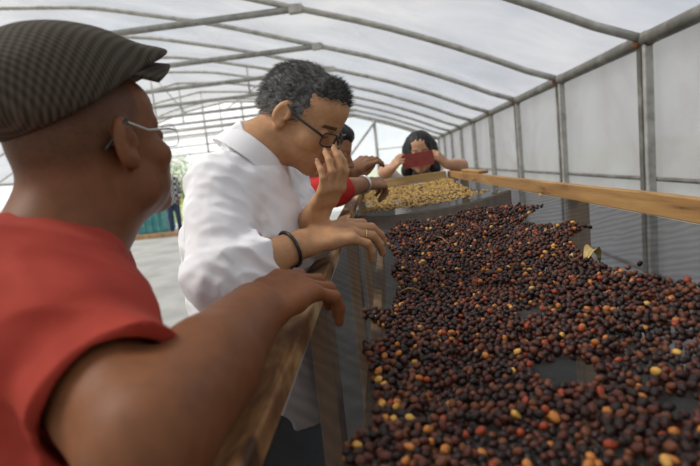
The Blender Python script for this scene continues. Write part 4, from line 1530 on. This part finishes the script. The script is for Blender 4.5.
for sx in (-1, 1): Eh((sx * .086, -.005, -.02), (.030, .035, .046), .005, 'sub')
Gh.cap(mf(0, .02, -.10), mf(0, -.12, -.105), .062, .075, .01, 'sub')
Gh.displace(.003, lambda p: vnoise(mf.inv(p) * A_(90, 40, 70)))
field_object('hair', Gh, M['hair'], sm, hair_color((.008, .008, .009), (.05, .05, .05), .3, mf))
M['navy_shirt'] = mat_cloth('navy_shirt', (.010, .013, .028), (.018, .022, .045), 20)
M['red_sleeve'] = mat_cloth('red_sleeve', (.42, .02, .02), (.52, .03, .03), 20)
Gs = Field(A_(-.64, 1.62, .74), A_(-.12, 2.34, 1.36), 0.005)
for oy in (1.88, 2.04):
    Gs.cap(A_(-.43, oy, 1.12), A_(-.43, oy, .78), .115, .125, .05)
Gs.cap(sR + A_(0, .03, 0), sL - A_(0, .03, 0), .064, .064, .04)
Gs.cap(nb - A_(0, 0, .04), A_(-.42, 1.96, 1.14), .060, .10, .04)
Gs.displace(.006, folds((9, 9, 12)))
ms_ = field_object('shirt', Gs, M['navy_shirt'], sm)
for (a, b, c, nm_) in ((sR, eR, wR, 'sleeve'), (sL, eL, wL, 'sleeve')):
    Gs = Field(np.minimum(np.minimum(a, b), c) - .10, np.maximum(np.maximum(a, b), c) + .10, 0.005)
    Gs.cap(a, b, .064, .056, .01)
    Gs.cap(b, b + (c - b) * .26, .055, .052, .01, flat=True)
    Gs.displace(.005, folds((14, 14, 14)))
    field_object(nm_, Gs, M['red_sleeve'], sm)
legs_and_shoes(sm, (-.43, 1.96, .82), (1, 0, 0), M['slate_trousers'], .92, h=.012)
M['silver'] = mat_noise('silver', [(0.3, (.55, .55, .55)), (0.7, (.8, .8, .8))], 60, .3, metallic=.8)
tube('bracelet', ring_loop(wR - (wR - eR) * .06, wR - eR, .031), .005, M['silver'], sm, 6, closed=True)

# ================================================================== WOMAN WITH THE PHONE
ww = tag(empty('person', (0.22, 3.10, 0)), 'woman in white with long black hair photographing at the far end', 'person')
vf = Frame(P(420, 153, 3.04), A_(-.10, -1, -.06), (0.03, 0, 1), 0.98)
TONE_F = A_(.50, .28, .17)
def hshift(px, py, d): return P(px, py, d)
s1, s2 = P(397, 184, 3.06), P(443, 180, 3.06)
e1_, e2_ = P(385, 172, 2.90), P(461, 166, 2.90)
w1, w2 = P(391, 169, 2.80), P(446, 164, 2.80)
nb = vf(0, -.045, -.16)
G = Field(A_(-.10, 2.66, .95), A_(.62, 3.24, 1.60), 0.0034)
add_head(G, vf, jaw=.94, nose=.95)
G.cap(vf(0, -.03, -.05), nb, .046, .05, .02)
G.cap(nb, A_(nb[0], 3.1, 1.05), .05, .085, .03)
for (s_, e_, w_, tgt, sd, zz) in ((s1, e1_, w1, P(397, 162, 2.78), 1, (-.7, -.6, .3)), (s2, e2_, w2, P(439, 157, 2.78), -1, (.7, -.6, .3))):
    G.chain([s_, e_], [.044, .040], .02)
    G.chain([e_, e_ + (w_ - e_) * .4, w_], [.038, .036, .024], .01)
    add_hand(G, w_, tgt - w_, A_(*zz), sd, [(35, 60, 40), (38, 60, 40), (40, 60, 40), (42, 60, 40)], sc=.78)
def f_tone(p):
    q = vf.inv(p); c = np.tile(TONE_F, (len(p), 1))
    eye = (np.abs(np.abs(q[:, 0]) - .031) < .014) & (q[:, 1] > .07) & (np.abs(q[:, 2] - .001) < .005); c[eye] *= .12
    brow = (np.abs(np.abs(q[:, 0]) - .031) < .018) & (q[:, 1] > .06) & (np.abs(q[:, 2] - .021) < .003); c[brow] *= .25
    lip = (np.abs(q[:, 0]) < .022) & (q[:, 1] > .08) & (np.abs(q[:, 2] + .070) < .010); c[lip] *= A_(.9, .5, .5)
    return c * (1 + .05 * vnoise(p * 40))[:, None]
field_object('body', G, M['skin'], ww, f_tone)
Gh = Field(vf.c - A_(.18, .18, .24), vf.c + .18, 0.004)
Eh = lambda c, r, k=.01, mode='add': Gh.ell(vf(c), A_(*r), vf.R, k, mode)
Eh((0, -.018, .040), (.092, .112, .094), 0)
for sx in (-1, 1):
    Gh.cap(vf(sx * .070, -.02, .03), vf(sx * .085, .005, -.10), .034, .030, .03)
    Gh.cap(vf(sx * .085, .005, -.10), vf(sx * .078, .020, -.185), .030, .018, .02)
Gh.cap(vf(0, -.07, 0), vf(0, -.08, -.17), .07, .06, .03)
Eh((0, .125, -.012), (.058, .085, .088), .006, 'sub'); Eh((0, .115, -.10), (.064, .09, .09), .01, 'sub')
Gh.cap(vf(0, .0, -.09), vf(0, .02, -.25), .050, .058, .006, 'sub')
Gh.displace(.003, lambda p: vnoise(vf.inv(p) * A_(110, 60, 22)))
field_object('hair', Gh, M['hair'], ww, hair_color((.007, .006, .006), (.03, .025, .022), .3, vf))
M['white_top'] = mat_cloth('white_top', (.80, .78, .80), (.88, .87, .88), 20)
Gs = Field(A_(-.14, 2.84, .70), A_(.62, 3.34, 1.36), 0.005)
cx_ = float((s1[0] + s2[0]) / 2)
for ox in (-.06, .06):
    Gs.cap(A_(cx_ + ox, 3.10, 1.10), A_(cx_ + ox, 3.12, .74), .10, .11, .05)
Gs.cap(s1 + A_(.02, .02, -.005), s2 + A_(-.02, .02, -.005), .055, .055, .03)
for (s_, e_) in ((s1, e1_), (s2, e2_)):
    Gs.cap(s_, s_ + (e_ - s_) * .80, .056, .052, .02)
Gs.cap(nb - A_(0, 0, .05), A_(cx_, 3.1, 1.12), .055, .09, .04)
Gs.displace(.005, folds((10, 10, 12)))
field_object('shirt', Gs, M['white_top'], ww)
legs_and_shoes(ww, (cx_, 3.12, .80), (0, -1, 0), M['jeans'], .90, h=.012)
# phone held up in both hands
ph = tag(empty('mobile_phone', P(418, 159.5, 2.765)), 'phone in a dark red case held up by the woman', 'phone')
M['phone_case'] = mat_noise('phone_case', [(0.3, (.17, .018, .014)), (0.7, (.25, .030, .022))], 30, .45)
M['phone_glass'] = mat_noise('phone_glass', [(0.3, (.01, .01, .012)), (0.7, (.02, .02, .024))], 30, .08)
pr = Frame(P(418, 159.5, 2.765), A_(-.10, -1, .02), (-.06, 0, 1), 1.0)
def slab(name, fr, cx, cz, w, h, y0, y1, rad, mat, par):
    out_ = []
    for (sx, sz, a0) in ((1, 1, 0), (-1, 1, 90), (-1, -1, 180), (1, -1, 270)):
        for a in range(0, 91, 18):
            t = math.radians(a0 + a)
            out_.append((cx + sx * (w / 2 - rad) + rad * math.cos(t), cz + sz * (h / 2 - rad) + rad * math.sin(t)))
    n = len(out_)
    V = [fr(x, y0, z) for x, z in out_] + [fr(x, y1, z) for x, z in out_]
    Fc = [tuple(range(n - 1, -1, -1)), tuple(range(n, 2 * n))] + [(i, (i + 1) % n, n + (i + 1) % n, n + i) for i in range(n)]
    return pymesh(name, V, Fc, mat, par)
slab('case', pr, 0, 0, .170, .076, -.004, .006, .010, M['phone_case'], ph)
slab('screen', pr, 0, 0, .160, .068, -.0055, -.0042, .008, M['phone_glass'], ph)

# ================================================================== YARD BEYOND THE OPEN BAY
bm_ = tag(empty('person', P(177, 232, 13.2) * A_(1, 1, 0)), 'man in checked shirt and jeans standing in the yard', 'person')
bp = P(177, 232, 13.2); bp[2] = 0
bf = Frame(bp + A_(0, 0, 1.74), A_(.45, -.9, -.1), (0, 0, 1), 1.0)
G = Field(bp + A_(-.45, -.35, .75), bp + A_(.45, .35, 2.0), 0.012)
add_head(G, bf)
G.cap(bf(0, -.03, -.05), bp + A_(0, 0, 1.50), .055, .06, .03)
G.cap(bp + A_(0, 0, 1.50), bp + A_(0, 0, 1.0), .07, .12, .03)
for sx in (-1, 1):
    G.chain([bp + A_(sx * .19, 0, 1.46), bp + A_(sx * .25, .02, 1.18), bp + A_(sx * .23, -.06, .93)], [.055, .045, .032], .03)
    add_hand(G, bp + A_(sx * .23, -.06, .93), A_(0, -.2, -1), A_(sx, 0, 0), sx, [(20, 30, 20)] * 4)
field_object('body', G, M['skin'], bm_, lambda p: np.tile(A_(.22, .10, .055), (len(p), 1)))
Gh = Field(bf.c - .2, bf.c + .2, 0.012)
Gh.ell(bf(0, -.02, .05), A_(.088, .108, .09) * 1.05, bf.R, 0)
Gh.ell(bf(0, .12, -.035), A_(.09, .07, .09), bf.R, .008, 'sub')
field_object('hair', Gh, M['hair'], bm_, hair_color((.008, .008, .008), (.04, .04, .04), .3, bf))
def mat_check():
    mt, nt, out = nt_new('checked_cotton')
    bs = nt.nodes.new('ShaderNodeBsdfPrincipled'); bs.inputs['Roughness'].default_value = .9
    tc = nt.nodes.new('ShaderNodeTexCoord')
    ck = nt.nodes.new('ShaderNodeTexChecker'); ck.inputs['Scale'].default_value = 13
    ck.inputs['Color1'].default_value = (.03, .03, .035, 1); ck.inputs['Color2'].default_value = (.55, .54, .52, 1)
    nt.links.new(tc.outputs['Object'], ck.inputs['Vector']); nt.links.new(ck.outputs['Color'], bs.inputs['Base Color'])
    nt.links.new(bs.outputs['BSDF'], out.inputs['Surface'])
    return mt
M['check'] = mat_check()
Gs = Field(bp + A_(-.40, -.30, .80), bp + A_(.40, .30, 1.7), 0.012)
for sx in (-1, 1):
    Gs.cap(bp + A_(sx * .07, 0, 1.40), bp + A_(sx * .06, 0, .88), .13, .13, .05)
    Gs.cap(bp + A_(sx * .19, 0, 1.46), bp + A_(sx * .25, .02, 1.18), .072, .062, .03)
    Gs.cap(bp + A_(sx * .25, .02, 1.18), bp + A_(sx * .24, -.03, 1.03), .060, .055, .02)
Gs.cap(bp + A_(-.15, 0, 1.48), bp + A_(.15, 0, 1.48), .07, .07, .04)
field_object('shirt', Gs, M['check'], bm_)
legs_and_shoes(bm_, (bp[0], bp[1], .90), (.45, -.9, 0), M['jeans'], 1.0, h=.015)

# teal crate with ribs and a timber kerb
M['teal'] = mat_noise('teal_paint', [(0.3, (.05, .22, .22)), (0.7, (.10, .34, .33))], 6, .6)
cA, cB = P(126, 228, 13.6), P(163, 226, 13.6)
tc_ = tag(empty('storage_bin', ((cA[0] + cB[0]) / 2, 14.05, 0)), 'teal storage bin standing in the yard by the checked-shirt man', 'bin')
x0, x1 = cA[0], cB[0]
V, Fc = merge_vf([box_vf(x0, x1, 13.6, 14.5, 0.05, .92)])
bevel_obj(pymesh('tub', V, Fc, M['teal'], tc_), .03)
bevel_obj(pymesh('lid', *box_vf(x0 - .04, x1 + .04, 13.56, 14.54, .92, 1.0), M['teal'], tc_), .02)
for t in np.linspace(.1, .9, 5):
    xx = x0 + (x1 - x0) * t
    bevel_obj(pymesh('rib', *box_vf(xx - .03, xx + .03, 13.57, 13.6, .07, .90), M['teal'], tc_), .008)
for (xx, yy) in ((x0 + .1, 13.7), (x1 - .1, 13.7), (x0 + .1, 14.4), (x1 - .1, 14.4)):
    pymesh('foot', *box_vf(xx - .05, xx + .05, yy - .05, yy + .05, 0, .05), M['teal'], tc_)
ka, kb = P(122, 231, 12.7), P(196, 226, 12.7)
kb_o = bevel_obj(pymesh('timber_kerb', *box_vf(ka[0], kb[0], 12.55, 12.70, 0, .12), M['wood_leg']), .01)
tag(kb_o, 'low timber kerb on the yard floor before the teal bin', 'kerb')

# trees and bushes
LEAF = [mat_noise('leaf_green_%s' % n, [(0.3, a), (0.7, b)], 3, .6) for n, a, b in
        (('deep', (.05, .10, .02), (.10, .19, .04)), ('fresh', (.14, .25, .05), (.24, .38, .09)), ('olive', (.18, .22, .06), (.30, .34, .12)))]
M['bark'] = mat_noise('bark', [(0.3, (.10, .07, .05)), (0.7, (.22, .17, .12))], 12, .9)
def tree(name, label, x, y, h, r, lm, seed, n=900, cat='tree', leafsz=.10, low=.35):
    rr = np.random.default_rng(seed)
    t = tag(empty(name, (x, y, 0)), label, cat, 'greenery beyond the greenhouse')
    parts = []
    pts = [A_(x + .08 * math.sin(k * 1.3 + seed), y, h * .75 * k / 5) for k in range(6)]
    parts.append(tube_vf(pts, list(np.linspace(.09, .03, 6) * h / 4), 7))
    for b in range(7):
        a = pts[2 + b % 3]
        an = rr.uniform(0, 6.28)
        e = A_(x + math.cos(an) * r * .7, y + math.sin(an) * r * .7, h * rr.uniform(.55, .9))
        parts.append(tube_vf([a, (a + e) / 2 + A_(0, 0, .1), e], [.03, .02, .008], 5))
    pymesh('trunk', *merge_vf(parts), M['bark'], t, True)
    V, Fc = [], []
    cl = [A_(x, y, h * (low + .32)) + rr.normal(0, 1, 3) * A_(r * .5, r * .5, h * .16) for _ in range(16)]
    for q in range(n):
        c = cl[rr.integers(16)] + rr.normal(0, 1, 3) * r * .22
        d = nrm(rr.normal(0, 1, 3) + A_(0, 0, -.3)); s = nrm(np.cross(d, rr.normal(0, 1, 3))); L = leafsz * rr.uniform(.6, 1.3)
        o = len(V)
        V += [c, c + d * L * .5 + s * L * .28, c + d * L, c + d * L * .5 - s * L * .28]
        Fc.append((o, o + 1, o + 2, o + 3))
    lv = pymesh('foliage', V, Fc, lm, t); lv['kind'] = 'stuff'
for (px, y, h, r, k, lb, cat) in [(171, 25, 3.3, 1.0, 1, 'fresh green young tree behind the checked-shirt man', 'tree'), (185, 29, 3.1, 1.5, 2, 'olive green tree just left of the white shirt', 'tree'),
                                  (166, 19, 1.7, .8, 2, 'low olive bush behind the teal bin', 'bush'), (185, 22.5, 1.6, .7, 1, 'low fresh green bush right of the checked-shirt man', 'bush'),
                                  (150, 30, 3.0, 1.6, 0, 'deep green tree hidden behind the capped man', 'tree')]:
    xx = P(px, 200, y)[0]
    tree('young_tree' if cat == 'tree' else 'bush', lb, xx, y, h, r, LEAF[k], int(px), cat=cat, low=.35 if cat == 'tree' else .2, n=900)
M['lawn'] = mat_noise('lawn', [(0.3, (.16, .22, .06)), (0.6, (.28, .34, .10)), (0.8, (.38, .40, .16))], 3, .9, bump=.4, bscale=60)
tag(pymesh('lawn', [(-40, 17.2, -.02), (-1, 17.2, -.02), (-1, 45, .25), (-40, 45, .25)], [(0, 1, 2, 3)], M['lawn']), 'strip of lawn beyond the concrete yard', 'lawn', kind='structure')
